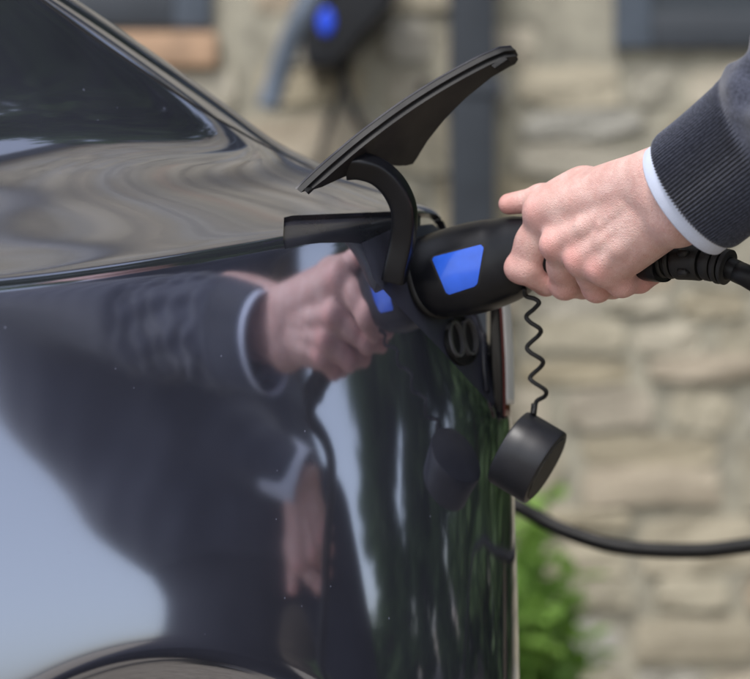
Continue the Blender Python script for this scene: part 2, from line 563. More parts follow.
strad = np.where(nq & (cnt > 0) & (cnt < 4))[0]
XV, XF, xkey = [], [], {}
pa = np.array(poly); pb = np.roll(pa, -1, 0)
area2 = float(np.sum(pa[:, 0] * pb[:, 1] - pb[:, 0] * pa[:, 1]))
for qi in strad:
    q = quads[qi]; P = PXY[q]; c = P.mean(axis=0)
    ab = pb - pa; t = np.clip(((c - pa) * ab).sum(1) / (ab * ab).sum(1), 0, 1)
    e = int(np.argmin(np.linalg.norm(pa + t[:, None] * ab - c, axis=1)))
    nrm2 = np.array([ab[e][1], -ab[e][0]]) * (1 if area2 > 0 else -1)      # points out of the polygon
    nrm2 = nrm2 / np.linalg.norm(nrm2)
    sd_ = (P - pa[e]) @ nrm2
    out = []
    for k in range(4):
        k2 = (k + 1) % 4
        if sd_[k] >= 0: out.append(('v', int(q[k])))
        if (sd_[k] >= 0) != (sd_[k2] >= 0):
            w = sd_[k] / (sd_[k] - sd_[k2]); out.append(('x', BV[q[k]] * (1 - w) + BV[q[k2]] * w))
    cut[qi] = True
    if len(out) >= 3: XF.append(out)
qs = S3f[quads].mean(axis=1)
rq = ARR.reshape(-1)[quads].mean(axis=1)
cut |= (rq < ARC_R - 0.045) & (qs[:, 1] > -0.2)
ARC2_S = -3.1
rq2 = np.sqrt((qs[:, 0] - ARC2_S) ** 2 + (qs[:, 2] - ARC_Z) ** 2)
cut |= (rq2 < 0.325) & (qs[:, 1] > -0.2)
# tail lamp and side glass are panels of their own
lamp = (qs[:, 0] > 0.125) & (qs[:, 1] > -0.60) & (qs[:, 2] > 0.012) & (qs[:, 2] < 0.098) & (qs[:, 1] < -0.03) & ~cut
win = (qs[:, 0] < -0.86 - 0.9 * (qs[:, 2] - 0.16)) & (qs[:, 0] > -2.55 + 1.2 * (qs[:, 2] - 0.16)) & (qs[:, 2] > 0.16) & (qs[:, 2] < 0.425)

def sub_mesh(name, mask, mat, extra=None, V=BV):
    f = quads[mask]
    used = np.unique(f); mp = -np.ones(len(V), int); mp[used] = np.arange(len(used))
    P = V[used]
    F = [tuple(q) for q in mp[f]]
    if extra:
        P = list(P); 
        for out in extra:
            g_ = []
            for typ, val in out:
                if typ == 'v':
                    if mp[val] < 0: mp[val] = len(P); P.append(V[val])
                    g_.append(mp[val])
                else:
                    g_.append(len(P)); P.append(val)
            F.append(tuple(g_))
    o = mesh_obj(name, P, F, mat, car)
    if extra:
        bm = bmesh.new(); bm.from_mesh(o.data); bmesh.ops.remove_doubles(bm, verts=bm.verts, dist=2e-5); bm.to_mesh(o.data); bm.free()
        o.data.shade_smooth()
    return o
body_panel = sub_mesh('body_panel', ~cut & ~lamp & ~win, M['paint'], XF)
side_glass = sub_mesh('side_window', win, M['glass'])
tail_lamp = sub_mesh('tail_light', lamp, M['redlens'])

# mirrored far half of the shell
V3 = S3f.copy(); V3[:, 1] = -1.86 - V3[:, 1]
far = ~((rq < ARC_R - 0.045) & (qs[:, 1] > -0.2)) & ~((rq2 < 0.325) & (qs[:, 1] > -0.2))
far_glass = mesh_obj('side_window', carw(V3), quads[win][:, ::-1], M['glass'], car)
far_panel = mesh_obj('body_panel', carw(V3), quads[far & ~win][:, ::-1], M['paint'], car)
for o in (far_glass, far_panel):
    bm = bmesh.new(); bm.from_mesh(o.data)
    bmesh.ops.delete(bm, geom=[v for v in bm.verts if not v.link_faces], context='VERTS')
    bm.to_mesh(o.data); bm.free()
# unseen box added inside to keep daylight out of the shell
tub = []
tub.append(box_vf(-3.9, 0.05, 0.30, 1.56, 0.18, 0.62))
v, f = join_vf(tub)
mesh_obj('daylight_block', np.array(v) @ CM[:3, :3].T + CM[:3, 3], f, M['plastic'], car, smooth=False)

# chrome strip down the lamp edge
def strip_on(pxs, width, lift, mat, name, parent, n=60, bvh=None, thick=None):
    P = catmull([(a, b, 0) for a, b in pxs], n)[:, :2]
    L, N = [], []
    for a, b in P:
        loc, nn = hit(a, b, bvh)
        if loc is None: continue
        L.append(np.array(loc)); N.append(np.array(nn))
    L = np.array(L); N = np.array(N)
    for _ in range(2):
        N[1:-1] = (N[:-2] + N[1:-1] + N[2:]) / 3
    N /= np.linalg.norm(N, axis=1)[:, None]
    T = np.gradient(L, axis=0); T /= np.linalg.norm(T, axis=1)[:, None]
    B = np.cross(T, N)
    hw = width / 2
    prof = [(-hw, -0.0015), (-hw * 0.7, lift), (hw * 0.7, lift), (hw, -0.0015)]
    V = np.array([[L[i] + B[i] * x + N[i] * y for x, y in prof] for i in range(len(L))]).reshape(-1, 3)
    m = len(prof)
    F = [(i * m + j, i * m + j + 1, (i + 1) * m + j + 1, (i + 1) * m + j) for i in range(len(L) - 1) for j in range(m - 1)]
    return mesh_obj(name, V, F, mat, parent)

strip_on([(38, -3), (80, 28), (125, 59), (165, 86), (205, 112), (235, 129), (262, 144), (300, 163), (330, 177)], 0.0042, 0.0006, M['gap'], 'shut_line', car, 90)  # raised black strip paints the shade of the open panel gap
# ------------------------------------------------------------------ charging port on the car
def ray_plane(u, v, p0, n):
    d = pt(u, v, 1.0) - CAMP
    t = (Vector(p0) - CAMP).dot(n) / d.dot(n)
    return CAMP + d * t

G_AXIS = [pt(392, 291, 1.662), pt(405, 287, 1.657), pt(438, 276, 1.647), pt(470, 269, 1.634), pt(500, 261, 1.622), pt(522, 253, 1.610), pt(550, 248, 1.593),
          pt(600, 252, 1.563), pt(655, 260, 1.533), pt(672, 262, 1.524)]
g_dir = (G_AXIS[4] - G_AXIS[2]).normalized()


# skirt round the opening
OD = densify(OPEN_PX, 3.0)
rim, rimn = [], []
for a, b in OD:
    l, n = hit(a, b)
    if l is None:
        l, n = hit(a - 3, b)
    if l is None: continue
    rim.append(np.array(l)); rimn.append(np.array(n))
rim = np.array(rim); rimn = np.array(rimn)
K = len(rim)
V = np.vstack([rim - rimn * 0.0001, rim - rimn * 0.002, rim - rimn * 0.0065])
F = [(r * K + i, r * K + (i + 1) % K, (r + 1) * K + (i + 1) % K, (r + 1) * K + i) for r in range(2) for i in range(K)]
skirt = mesh_obj('flap_recess', V, F, M['pocket'], car)
# satin floor of the pocket under the hinge
us_ = np.linspace(279, 425, 42); vs_ = np.linspace(206, 256, 16)
gv = []; ok = np.ones((len(us_), len(vs_)), bool)
for i, a in enumerate(us_):
    for j, b in enumerate(vs_):
        l, n = hit(a, b)
        if l is None: l = Vector((0, 9, 0)); n = Vector((0, -1, 0)); ok[i, j] = False
        gv.append(np.array(l) - np.array(n) * 0.0042)
m = len(vs_)
F = [(i * m + j, (i + 1) * m + j, (i + 1) * m + j + 1, i * m + j + 1) for i in range(len(us_) - 1) for j in range(m - 1)
     if ok[i, j] and ok[i + 1, j] and ok[i + 1, j + 1] and ok[i, j + 1]]
mesh_obj('recess_floor', gv, F, M['pocket'], skirt)

# black port panel, square to the plug
def prism(pxpoly, p0, n, depth, mat, name, parent, bev=0.0, front=0.0):
    top = [ray_plane(a, b, p0, n) + n * front for a, b in pxpoly]
    k = len(top)
    V = [tuple(p) for p in top] + [tuple(p - n * depth) for p in top]
    F = [tuple(range(k)), tuple(range(2 * k - 1, k - 1, -1))] + [(i, i + k, (i + 1) % k + k, (i + 1) % k) for i in range(k)]
    o = mesh_obj(name, V, F, mat, parent, smooth=False)
    bm = bmesh.new(); bm.from_mesh(o.data); bmesh.ops.recalc_face_normals(bm, faces=bm.faces); bm.to_mesh(o.data); bm.free()
    if bev: bevel(o, bev)
    return o
PANEL = [(364, 243), (373.5, 281), (400, 309.5), (440, 350.5), (480, 394), (495, 408), (499, 398), (499, 360), (497.5, 312), (486, 272), (461, 240), (436, 223), (400, 226)]
panel = None
def patch_on(poly, bvh, lift, mat, name, parent, R=40, div=30):
    P = np.array(poly, float); lo, hi = P.min(0), P.max(0)
    V = []; last = None
    for y in np.linspace(lo[1] + 0.3, hi[1] - 0.3, R):
        xs = []
        for i in range(len(P)):
            a, b = P[i], P[(i + 1) % len(P)]
            if (a[1] > y) != (b[1] > y): xs.append(a[0] + (b[0] - a[0]) * (y - a[1]) / (b[1] - a[1]))
        x0, x1 = min(xs) - 1.5, max(xs)
        row = []; prev = None
        for x in np.linspace(x0, x1, div):
            l, n = hit(x, y, bvh)
            if l is None and prev is not None:      # past the shell's turn: carry on straight
                l, n = prev
            if l is None: l, n = hit(x - 4, y + 3, bvh)
            prev = (l, n)
            row.append(np.array(l) + np.array(n) * lift)
        V += row
    F = [(i * div + j, (i + 1) * div + j, (i + 1) * div + j + 1, i * div + j + 1) for i in range(R - 1) for j in range(div - 1)]
    return mesh_obj(name, V, F, mat, parent)
panel = patch_on(PANEL, BVH, -0.0028, M['panelgrey'], 'port_panel', car)
l_, p_n = hit(461, 341)
P0 = l_ - p_n * 0.0022
# lip along its outer side
strip_on([(484, 296), (485, 330), (486, 365), (487.5, 392)], 0.006, 0.0012, M['trim'], 'panel_lip', panel, 30)
M['socket'] = plain('grey_socket_plastic', (0.11, 0.11, 0.12), 0.25, var=0.15)
# DC socket with two slots below the plug
def ell_px(c, a, b, rot, n=28):
    o = []
    for t in np.linspace(0, 2 * np.pi, n, endpoint=False):
        x, y = a * math.cos(t), b * math.sin(t)
        o.append((c[0] + x * math.cos(rot) - y * math.sin(rot), c[1] + x * math.sin(rot) + y * math.cos(rot)))
    return o
def ring_px(outer, inner, p0, n, h0, h1, mat, name, parent, floor=True):
    A = [ray_plane(a, b, p0, n) for a, b in outer]; B = [ray_plane(a, b, p0, n) for a, b in inner]
    k = len(A)
    V = [tuple(p - n * 0.001) for p in A] + [tuple(p + n * h1) for p in A] + [tuple(p + n * h1) for p in B] + [tuple(p - n * h0) for p in B]
    F = [(r * k + i, r * k + (i + 1) % k, (r + 1) * k + (i + 1) % k, (r + 1) * k + i) for r in range(3) for i in range(k)]
    if floor: F.append(tuple(3 * k + i for i in range(k)))
    o = mesh_obj(name, V, F, mat, parent)
    bm = bmesh.new(); bm.from_mesh(o.data); bmesh.ops.recalc_face_normals(bm, faces=bm.faces); bm.to_mesh(o.data); bm.free()
    return autosmooth(o, 30)
dc = ring_px(ell_px((461, 341), 15.5, 25, -0.16), ell_px((461, 341), 14, 23, -0.16), P0, p_n, -0.0006, 0.0022, M['gap'], 'charging_socket', panel)
ring_px(ell_px((453.5, 340), 7.2, 18.5, -0.16), ell_px((453.5, 340), 5.2, 15.8, -0.16), P0, p_n, -0.0009, 0.0042, M['socket'], 'socket_slot', dc, False)
ring_px(ell_px((466.5, 338), 7.2, 18.5, -0.16), ell_px((466.5, 338), 5.2, 15.8, -0.16), P0, p_n, -0.0009, 0.0042, M['socket'], 'socket_slot', dc, False)
# hinge arm: square-section gooseneck
AP = catmull([pt(394, 281, 1.602), pt(396.5, 268, 1.599), pt(403, 238, 1.595), pt(404, 210, 1.588), pt(394, 187, 1.583), pt(378, 172, 1.580), pt(360, 166, 1.577), pt(346, 166, 1.577)], 48)
v, f = loft(AP, 0.0085, 0.0092, n=40, up=(-0.9, 0.2, 0.3), power=5.0)
arm = bevel(mesh_obj('flap_arm', v, f, M['plastic'], car), 0.001, 2)

# the open flap: painted skin outside, black liner inside
fA, fB, fC = pt(299, 190, 1.535), pt(412, 172, 1.637), pt(516, 50, 1.625)
fn = (fB - fA).cross(fC - fA).normalized()
if fn.y > 0: fn = -fn
FLAP = [(298, 190), (345, 160.5), (385, 134), (420, 110), (455, 86), (490, 62), (506, 52), (515, 49.5), (517, 54), (513, 62), (492, 79), (470, 101), (450, 124),
        (434, 146), (424, 163), (418, 171), (409, 173.5), (396, 172.5), (375, 174), (345, 181), (318, 188)]
def flap_layer(shrink, h0, h1, mat, name, parent, bend=0.012):
    c = np.mean(np.array(FLAP), axis=0)
    FP = [tuple(p) for p in densify(FLAP, 6)]
    pts = [np.array(ray_plane(a, b, fA, fn)) for a, b in FP]
    cen = np.mean(pts, axis=0)
    ax = np.array((fC - fA).normalized()); nn = np.array(fn)
    if shrink:
        P = np.array(pts); T = np.roll(P, -1, 0) - np.roll(P, 1, 0); T /= np.linalg.norm(T, axis=1)[:, None]
        I = np.cross(T, nn[None]); sgn = np.sign(((cen - P) * I).sum(1).mean()); pts = list(P + I * sgn * shrink)
    k = len(pts)
    def lay(h, q=1.0):
        out = []
        for p in pts:
            x = (p - cen) @ ax
            out.append(cen + (p - cen) * q + nn * (h - bend * (1 - (x / 0.11) ** 2) + bend * 0.4))
        return out
    rings = [lay(h0), lay(h1)]
    V = np.array(rings).reshape(-1, 3)
    F = [tuple(range(k))]
    F += [(r * k + i, r * k + (i + 1) % k, (r + 1) * k + (i + 1) % k, (r + 1) * k + i) for r in range(len(rings) - 1) for i in range(k)]
    F += [tuple(range((len(rings) - 1) * k, len(rings) * k))]
    o = mesh_obj(name, V, F, mat, parent)
    bm = bmesh.new(); bm.from_mesh(o.data)
    bmesh.ops.recalc_face_normals(bm, faces=bm.faces)
    bmesh.ops.triangulate(bm, faces=[f for f in bm.faces if len(f.verts) > 4], ngon_method='BEAUTY')
    bm.to_mesh(o.data); bm.free()
    return autosmooth(o, 30)
flap = flap_layer(0.0, -0.0075, -0.003, M['liner'], 'charging_flap', car)
flap_layer(0.0032, -0.003, 0.0012, M['liner'], 'flap_liner', flap)
sk = flap_layer(-0.0004, -0.0090, -0.0075, M['trim'], 'flap_skin', flap)
# end clip at the liner's tip
prism([(492, 66), (505, 57), (509, 60), (497, 70)], fA + fn * 0.003, fn, 0.004, M['gap'], 'clip', flap, 0.0004, 0.003)

# chrome and lamp edge
def bar_px(pxs, Y0, wid, dep, mat, name, parent):
    c = catmull([pt(a, b, Y0) for a, b in pxs], 24)
    v, f = loft(c, wid, dep, n=16, up=(0.5, 0.86, 0), power=3)
    return mesh_obj(name, v, f, mat, parent)
LB = [(489, 262), (498, 266), (502.5, 300), (505.5, 340), (507.5, 380), (508, 419), (497, 419), (493, 400), (491, 340)]
prism(LB, Vector((0, 1.722, 0)), Vector((0, -1, 0)), 0.06, M['smoked'], 'lamp_side', tail_lamp, 0.002)
bar_px([(498, 262), (502, 296), (504.5, 330), (506.3, 370), (507, 416)], 1.718, 0.0009, 0.006, M['redlens'], 'lens_edge', tail_lamp)
bar_px([(499.5, 258), (504.2, 292), (507.2, 326), (509.0, 366), (509.6, 404)], 1.722, 0.0017, 0.008, M['chrome'], 'chrome_strip', tail_lamp)

# wheels (behind the arches)
def wheel(s):
    c = Vector(carw((s, -0.075, ARC_Z)))
    ax = Vector((0.6, -0.8, 0))
    def ring(prof, mat, name, parent, n=64):
        u = Vector((0, 0, 1)); t = Vector((0.8, 0.6, 0))
        V = []; F = []
        for i in range(n):
            a = 2 * math.pi * i / n
            for r, h in prof:
                V.append(tuple(c + (t * math.cos(a) + u * math.sin(a)) * r + ax * h))
        k = len(prof)
        for i in range(n):
            for j in range(k - 1):
                F.append((i * k + j, ((i + 1) % n) * k + j, ((i + 1) % n) * k + j + 1, i * k + j + 1))
        return mesh_obj(name, V, F, mat, parent)
    w = ring([(0.2, -0.1), (0.32, -0.11), (0.335, -0.09), (0.34, 0.05), (0.328, 0.08), (0.29, 0.092), (0.235, 0.095), (0.228, 0.085)], M['tyre'], 'wheel', car)
    ring([(0.23, 0.088), (0.222, 0.09), (0.215, 0.06), (0.2, 0.05), (0.2, -0.02), (0.0, -0.02)], M['alloy'], 'rim', w)
    for k in range(10):
        a = 2 * math.pi * k / 10
        d = Vector((0.8, 0.6, 0)) * math.cos(a) + Vector((0, 0, 1)) * math.sin(a)
        v, f = loft([c + ax * 0.07 + d * q for q in (0.03, 0.1, 0.16, 0.21)], [0.022, 0.016, 0.014, 0.018], 0.012, n=12, up=tuple(ax), power=4)
        mesh_obj('spoke', v, f, M['alloy'], w)
wheel(ARC_S); wheel(ARC2_S)
# rolled lips of the wheel arches
for s0_, rr_ in ((ARC_S, ARC_R - 0.043), (ARC2_S, 0.327)):
    L = []
    for a in np.linspace(-0.45, math.pi + 0.45, 120):
        o_ = Vector(carw((s0_ + rr_ * math.cos(a), 0.4, ARC_Z + rr_ * math.sin(a))))
        l, n, _, _ = BVH.ray_cast(o_, Vector((-0.6, 0.8, 0)))
        if l is not None: L.append(np.array(l) - np.array((0.6, -0.8, 0)) * 0.002)
    v, f = loft(np.array(L), 0.006, 0.007, n=12, up=(0.6, -0.8, 0.01))
    mesh_obj('arch_lip', v, f, M['paint'], car)
# dark liner in the arches
for s in (ARC_S, ARC2_S):
    V = []; F = []
    for i, a in enumerate(np.linspace(-0.2, math.pi + 0.2, 40)):
        for h in (0.05, -0.25):
            V.append(carw((s + 0.352 * math.cos(a), h - 0.12, ARC_Z + 0.352 * math.sin(a))))
    F = [(2 * i, 2 * i + 1, 2 * i + 3, 2 * i + 2) for i in range(39)]
    mesh_obj('arch_liner', V, F, M['rubber'], car)

# ------------------------------------------------------------------ the charging plug
plug = empty('charging_plug', G_AXIS[0])
tag(plug, 'black charging plug with a blue badge held in the car port', 'charging plug')
path = catmull([pt(430, 279, 1.652)] + G_AXIS[2:9] + [pt(664, 261, 1.528)], 60)
tt = np.linspace(0, 1, 60)
tk = np.linspace(0, 1, 9)
ru = np.interp(tt, tk, [0.0315, 0.0335, 0.0362, 0.0340, 0.0293, 0.0225, 0.0172, 0.0160, 0.0155])
rs = np.interp(tt, tk, [0.0280, 0.0292, 0.0300, 0.0285, 0.0255, 0.0210, 0.0168, 0.0158, 0.0152])
k5 = np.ones(7) / 7
ru[3:-3] = np.convolve(ru, k5, 'valid'); rs[3:-3] = np.convolve(rs, k5, 'valid')
v, f = loft(path, rs, ru, n=64, power=2.5)
shell = autosmooth(mesh_obj('plug_shell', v, f, M['plastic'], plug), 50)
SH = BVHTree.FromPolygons([Vector(p) for p in v], [tuple(q) for q in f])
# parting seam and front ring
T, S_, U_ = frames(path)
def ring_at(i, w, extra, name, mat, parent, off=0.0):
    q = [path[i] + T[i] * x for x in np.linspace(-w / 2, w / 2, 5)]
    e = extra * np.array([0.2, 0.85, 1, 0.85, 0.2])
    vv, ff = loft(q, rs[i] + e, ru[i] + e, n=64, power=2.5)
    return mesh_obj(name, vv, ff, mat, parent)
ring_at(4, 0.006, 0.0016, 'front_ring', M['rubber'], shell)
# blue badge laid on the shell
B4 = [(432.5, 259.5), (434, 257), (481, 244.8), (484, 247.5), (477.5, 283.5), (475.5, 286), (449.5, 294.5), (446.5, 293)]
def decal(poly, bvh, lift, thick, mat, name, parent, div=14):
    P = np.array(poly, float); lo, hi = P.min(0), P.max(0)
    # rows between left and right boundary of a convex outline
    rowsv = []
    vs_ = np.linspace(lo[1] + 0.2, hi[1] - 0.2, 26)
    V = []; N = []
    for y in vs_:
        xs = []
        for i in range(len(P)):
            a, b = P[i], P[(i + 1) % len(P)]
            if (a[1] > y) != (b[1] > y): xs.append(a[0] + (b[0] - a[0]) * (y - a[1]) / (b[1] - a[1]))
        x0, x1 = min(xs), max(xs)
        for x in np.linspace(x0, x1, div):
            l, n = hit(x, y, bvh)
            V.append(np.array(l)); N.append(np.array(n))
    V = np.array(V); N = np.array(N); n = len(V)
    R = len(vs_)
    top = V + N * lift; bot = V - N * thick
    F = []
    for i in range(R - 1):
        for j in range(div - 1):
            a = i * div + j
            F.append((a, a + div, a + div + 1, a + 1))
    edge = [(0, j) for j in range(div)] + [(i, div - 1) for i in range(1, R)] + [(R - 1, j) for j in range(div - 2, -1, -1)] + [(i, 0) for i in range(R - 2, 0, -1)]
    e = [i * div + j for i, j in edge]
    F += [(e[i], e[(i + 1) % len(e)], e[(i + 1) % len(e)] + n, e[i] + n) for i in range(len(e))]
    o = mesh_obj(name, np.vstack([top, bot]), F, mat, parent)
    return autosmooth(o, 50)
decal([(430, 260), (432.5, 255.5), (483, 242.5), (486, 246), (479.5, 285.5), (476.5, 288.5), (449, 297.5), (445, 295)], SH, 0.0002, 0.001, M['gap'], 'badge_surround', shell)
decal(B4, SH, 0.0007, 0.0005, M['blue'], 'blue_badge', shell)
# gland, strain relief and cable
gl = catmull([pt(660, 261, 1.530), pt(676, 261, 1.522), pt(700, 262, 1.510), pt(722, 266, 1.498), pt(730, 268, 1.494)], 40)
def gland(i0, i1, r, name, mat):
    q = gl[i0:i1 + 1]; k = len(q)
    e = np.ones(k); e[0] = e[-1] = 0.93
    vv, ff = loft(q, r * e, r * e, n=40)
    return autosmooth(mesh_obj(name, vv, ff, mat, shell), 30)
gland(0, 38, 0.0098, 'strain_relief', M['rubber'])
for i0, i1, r in ((1, 4, 0.0125), (6, 9, 0.0132), (10, 21, 0.0137), (22, 26, 0.0128), (27, 30, 0.0134), (31, 37, 0.0131)):
    gland(i0, i1, r, 'gland_ring', M['rubber'])
for ang in (0.4, 1.3, 2.2, -0.6):
    c = gl[16]; Tg, Sg, Ug = frames(gl)
    d = Sg[16] * math.cos(ang) + Ug[16] * math.sin(ang)
    vv, ff = loft([c + d * 0.0133 - Tg[16] * 0.003, c + d * 0.0143 - Tg[16] * 0.0028, c + d * 0.0143 + Tg[16] * 0.0028, c + d * 0.0133 + Tg[16] * 0.003], 0.003, 0.002, n=10, up=tuple(d + 0.1 * Sg[16]))
    mesh_obj('gland_tab', vv, ff, M['rubber'], shell)
cab = catmull([gl[-3], pt(738, 272, 1.490), pt(760, 284, 1.480), (0.335, 1.49, 0.88), (0.44, 1.43, 0.78), (0.50, 1.38, 0.58), (0.525, 1.45, 0.34), (0.57, 1.56, 0.13), (0.70, 1.70, 0.03), (0.92, 1.86, 0.03), (1.10, 2.02, 0.16), (1.16, 2.14, 0.46), (0.98, 2.2, 0.70), (0.74, 2.18, 0.72), (0.56, 2.165, 0.69),
               pt(745, 546, 2.16), pt(690, 551, 2.16), pt(620, 547, 2.17), pt(565, 531, 2.19), pt(528, 512, 2.22), pt(480, 485, 2.30), (-0.06, 2.75, 0.80), (-0.12, 3.6, 0.95), (-0.12, 4.4, 1.02), (-0.13, 4.8, 1.28), pt(349, 62, 4.86)], 260)
v, f = tube(cab, 0.0082, 16)
mesh_obj('cable', v, f, M['cable'], plug)
M['cable2'] = M['rubber']

# ------------------------------------------------------------------ dust cap on its coiled cord
cap_c = pt(527, 457, 1.650)
cap_ax = Vector((0.83, -0.26, -0.49)).normalized()
dust_cap = empty('dust_cap', cap_c)
tag(dust_cap, 'black round dust cap hanging from a coiled cord under the plug', 'dust cap')
R_, H_ = 0.0322, 0.0178
pr = [(-H_, 0.90), (-H_ + 0.0008, 0.97), (-H_ + 0.003, 1.0), (-0.004, 1.004), (0.004, 1.004), (H_ - 0.0022, 1.0), (H_ - 0.0006, 0.985), (H_, 0.955)]
v, f = loft([cap_c + cap_ax * h for h, r in pr], [R_ * r for h, r in pr], [R_ * r for h, r in pr], n=72)
body_cap = autosmooth(mesh_obj('cap_shell', v, f, M['capsatin'], dust_cap), 40)
v, f = loft([cap_c + cap_ax * (H_ - 0.001), cap_c + cap_ax * (H_ + 0.0011), cap_c + cap_ax * (H_ + 0.0013)], [R_ * 0.86, R_ * 0.86, R_ * 0.82], [R_ * 0.86, R_ * 0.86, R_ * 0.82], n=60)
M['capface'] = plain('worn_rubber_face', (0.055, 0.052, 0.045), 0.8, var=0.5, scale=120, bump=0.4, bscale=600)
mesh_obj('cap_face', v, f, M['capface'], body_cap)
zz = [(524.5, 289), (526, 296), (535, 299), (539, 303), (534, 309), (526.5, 316), (530, 322), (540, 329), (539, 335), (527.5, 346), (530, 352), (542, 360), (541.5, 366), (531, 376), (532, 381), (545, 390), (545, 396), (537, 401), (534.5, 409), (533, 414)]
cp_ = [pt(a, b, 1.598 + 0.004 * math.sin(i * 1.6) + 0.048 * min(1, i / 17)) for i, (a, b) in enumerate(zz)]
v, f = tube(catmull(cp_, 170), 0.0018, 10)
mesh_obj('coiled_cord', v, f, M['rubber'], dust_cap)
v, f = tube(catmull([pt(534.5, 404, 1.646), pt(534, 409, 1.647), pt(533.2, 415, 1.648)], 5), 0.0026, 12)
mesh_obj('cord_ferrule', v, f, M['rubber'], dust_cap)
# ------------------------------------------------------------------ the person at the plug
def A3(p): return np.array(p, float)
person = empty('person', (0.78, 1.26, 0.0))
tag(person, 'person in a dark ribbed jumper and pale shirt cuffs gripping the charging plug', 'person')

def mat_skin():
    t = NT('skin')
    at = t.n('ShaderNodeAttribute', attribute_name='flush')
    co = t.coord()
    n1 = t.noise(55, 5, 0.6, co); n2 = t.noise(260, 3, 0.6, co)
    base = t.ramp(n1.outputs[0], [(0.3, (0.62, 0.36, 0.32)), (0.7, (0.78, 0.54, 0.49))])
    fl = t.mix(at.outputs['Fac'], base.outputs[0], (0.72, 0.30, 0.275))
    fac = t.ramp(n2.outputs[0], [(0.48, (0, 0, 0)), (0.72, (0.36, 0.36, 0.36))])
    c = t.mix(fac.outputs[0], fl, (0.64, 0.32, 0.28))
    t.l(c, t.b.inputs['Base Color'])
    t.set(Roughness=0.46)
    t.b.inputs['Subsurface Weight'].default_value = 0.12
    t.b.inputs['Subsurface Radius'].default_value = (0.006, 0.002, 0.001)
    t.b.inputs['Subsurface Scale'].default_value = 1.0
    t.b.inputs['Specular IOR Level'].default_value = 0.45
    vo = t.n('ShaderNodeTexVoronoi', feature='DISTANCE_TO_EDGE'); vo.inputs['Scale'].default_value = 620
    wp = t.mix(0.006, co, t.noise(90, 3, 0.6, co).outputs['Color']); t.l(wp, vo.inputs['Vector'])
    b1 = t.bump(vo.outputs['Distance'], 0.6, 0.0008)
    n3 = t.noise(330, 5, 0.7, co, 0.6)
    b2 = t.bump(n3.outputs[0], 0.42, 0.0011, b1)
    t.l(b2, t.b.inputs['Normal'])
    return t.m
M['skin'] = mat_skin()

def mat_wool(name, c0, c1, rib=False):
    t = NT(name)
    co = t.coord()
    n1 = t.noise(420, 5, 0.75, co); n2 = t.noise(1500, 3, 0.7, co)
    m = t.mix(0.5, n1.outputs[0], n2.outputs[0])
    r = t.ramp(m, [(0.38, c0), (0.5, tuple((a + b) / 2 for a, b in zip(c0, c1))), (0.62, c1)])
    t.l(r.outputs[0], t.b.inputs['Base Color'])
    t.set(Roughness=0.9)
    t.b.inputs['Sheen Weight'].default_value = 0.35
    t.b.inputs['Sheen Roughness'].default_value = 0.5
    t.b.inputs['Specular IOR Level'].default_value = 0.15
    t.l(t.bump(m, 0.7, 0.0009), t.b.inputs['Normal'])
    return t.m
M['wool'] = mat_wool('charcoal_wool', (0.012, 0.014, 0.025), (0.100, 0.110, 0.158))
M['shirt'] = plain('pale_blue_cotton', (0.64, 0.70, 0.86), 0.85, var=0.04, scale=900, bump=0.35, bscale=2600, bdist=0.0004)
M['trouser'] = plain('navy_trouser_cloth', (0.018, 0.02, 0.032), 0.9, var=0.3, scale=300, bump=0.2, bscale=1500)
M['leather'] = plain('black_leather', (0.012, 0.01, 0.009), 0.4, var=0.3, bump=0.2, bscale=300)
M['hair'] = plain('dark_brown_hair', (0.035, 0.022, 0.014), 0.6, var=0.5, scale=150, bump=0.6, bscale=300, bdist=0.002)
M['eye'] = plain('eye_white', (0.7, 0.68, 0.66), 0.15, var=0.05)

# --- left hand closed round the grip (joint centres)
MCP = [pt(547, 211, 1.567), pt(561, 244, 1.551), pt(586, 260, 1.536), pt(607, 269, 1.525)]
PIP = [pt(520, 267, 1.592), pt(565, 284, 1.581), pt(597, 287, 1.555), pt(622, 283, 1.533)]
DIP = [pt(546, 283, 1.612), pt(583, 286, 1.603), pt(613, 286, 1.576), pt(640, 281, 1.543)]
TIP = [pt(560, 268, 1.622), pt(592, 270, 1.612), pt(620, 271, 1.588), pt(656, 273, 1.546)]
CARP = [pt(650, 184, 1.492), pt(659, 195, 1.487), pt(669, 207, 1.482), pt(676, 216, 1.480)]
WR = [pt(656, 177, 1.487), pt(670, 198, 1.478), pt(680, 219, 1.474)]
fore = Vector((0.62, -0.60, 0.505)).normalized()
cuff_c = Vector((0.2165, 1.454, 0.978))
h = 0.00095
hand = Field((0.06, 1.36, 0.885), (0.33, 1.66, 1.09), h)
fing = Field((0.06, 1.36, 0.885), (0.33, 1.66, 1.09), h)
back = (MCP[0] - CARP[1]).cross(MCP[3] - CARP[1]).normalized()
if back.y > 0: back = -back
# palm
mr = [(0.0152, 0.0140), (0.0154, 0.0138), (0.0152, 0.0132), (0.0148, 0.0122)]
for c, m, (r0, r1) in zip(CARP, MCP, mr):
    hand.cone(c, m, r0, r1, 0.010)
for a, b in zip(MCP[:-1], MCP[1:]):
    mid = (a + b) / 2 + (CARP[1] - (a + b) / 2) * 0.16 - back * 0.001
    hand.ell(mid, (0.0115, 0.0115, 0.0115), k=0.010)
hand.cone(CARP[3] - back * 0.006, MCP[3] - back * 0.009 + (CARP[3] - MCP[3]) * 0.25, 0.0135, 0.0115, 0.012)     # heel below the little finger
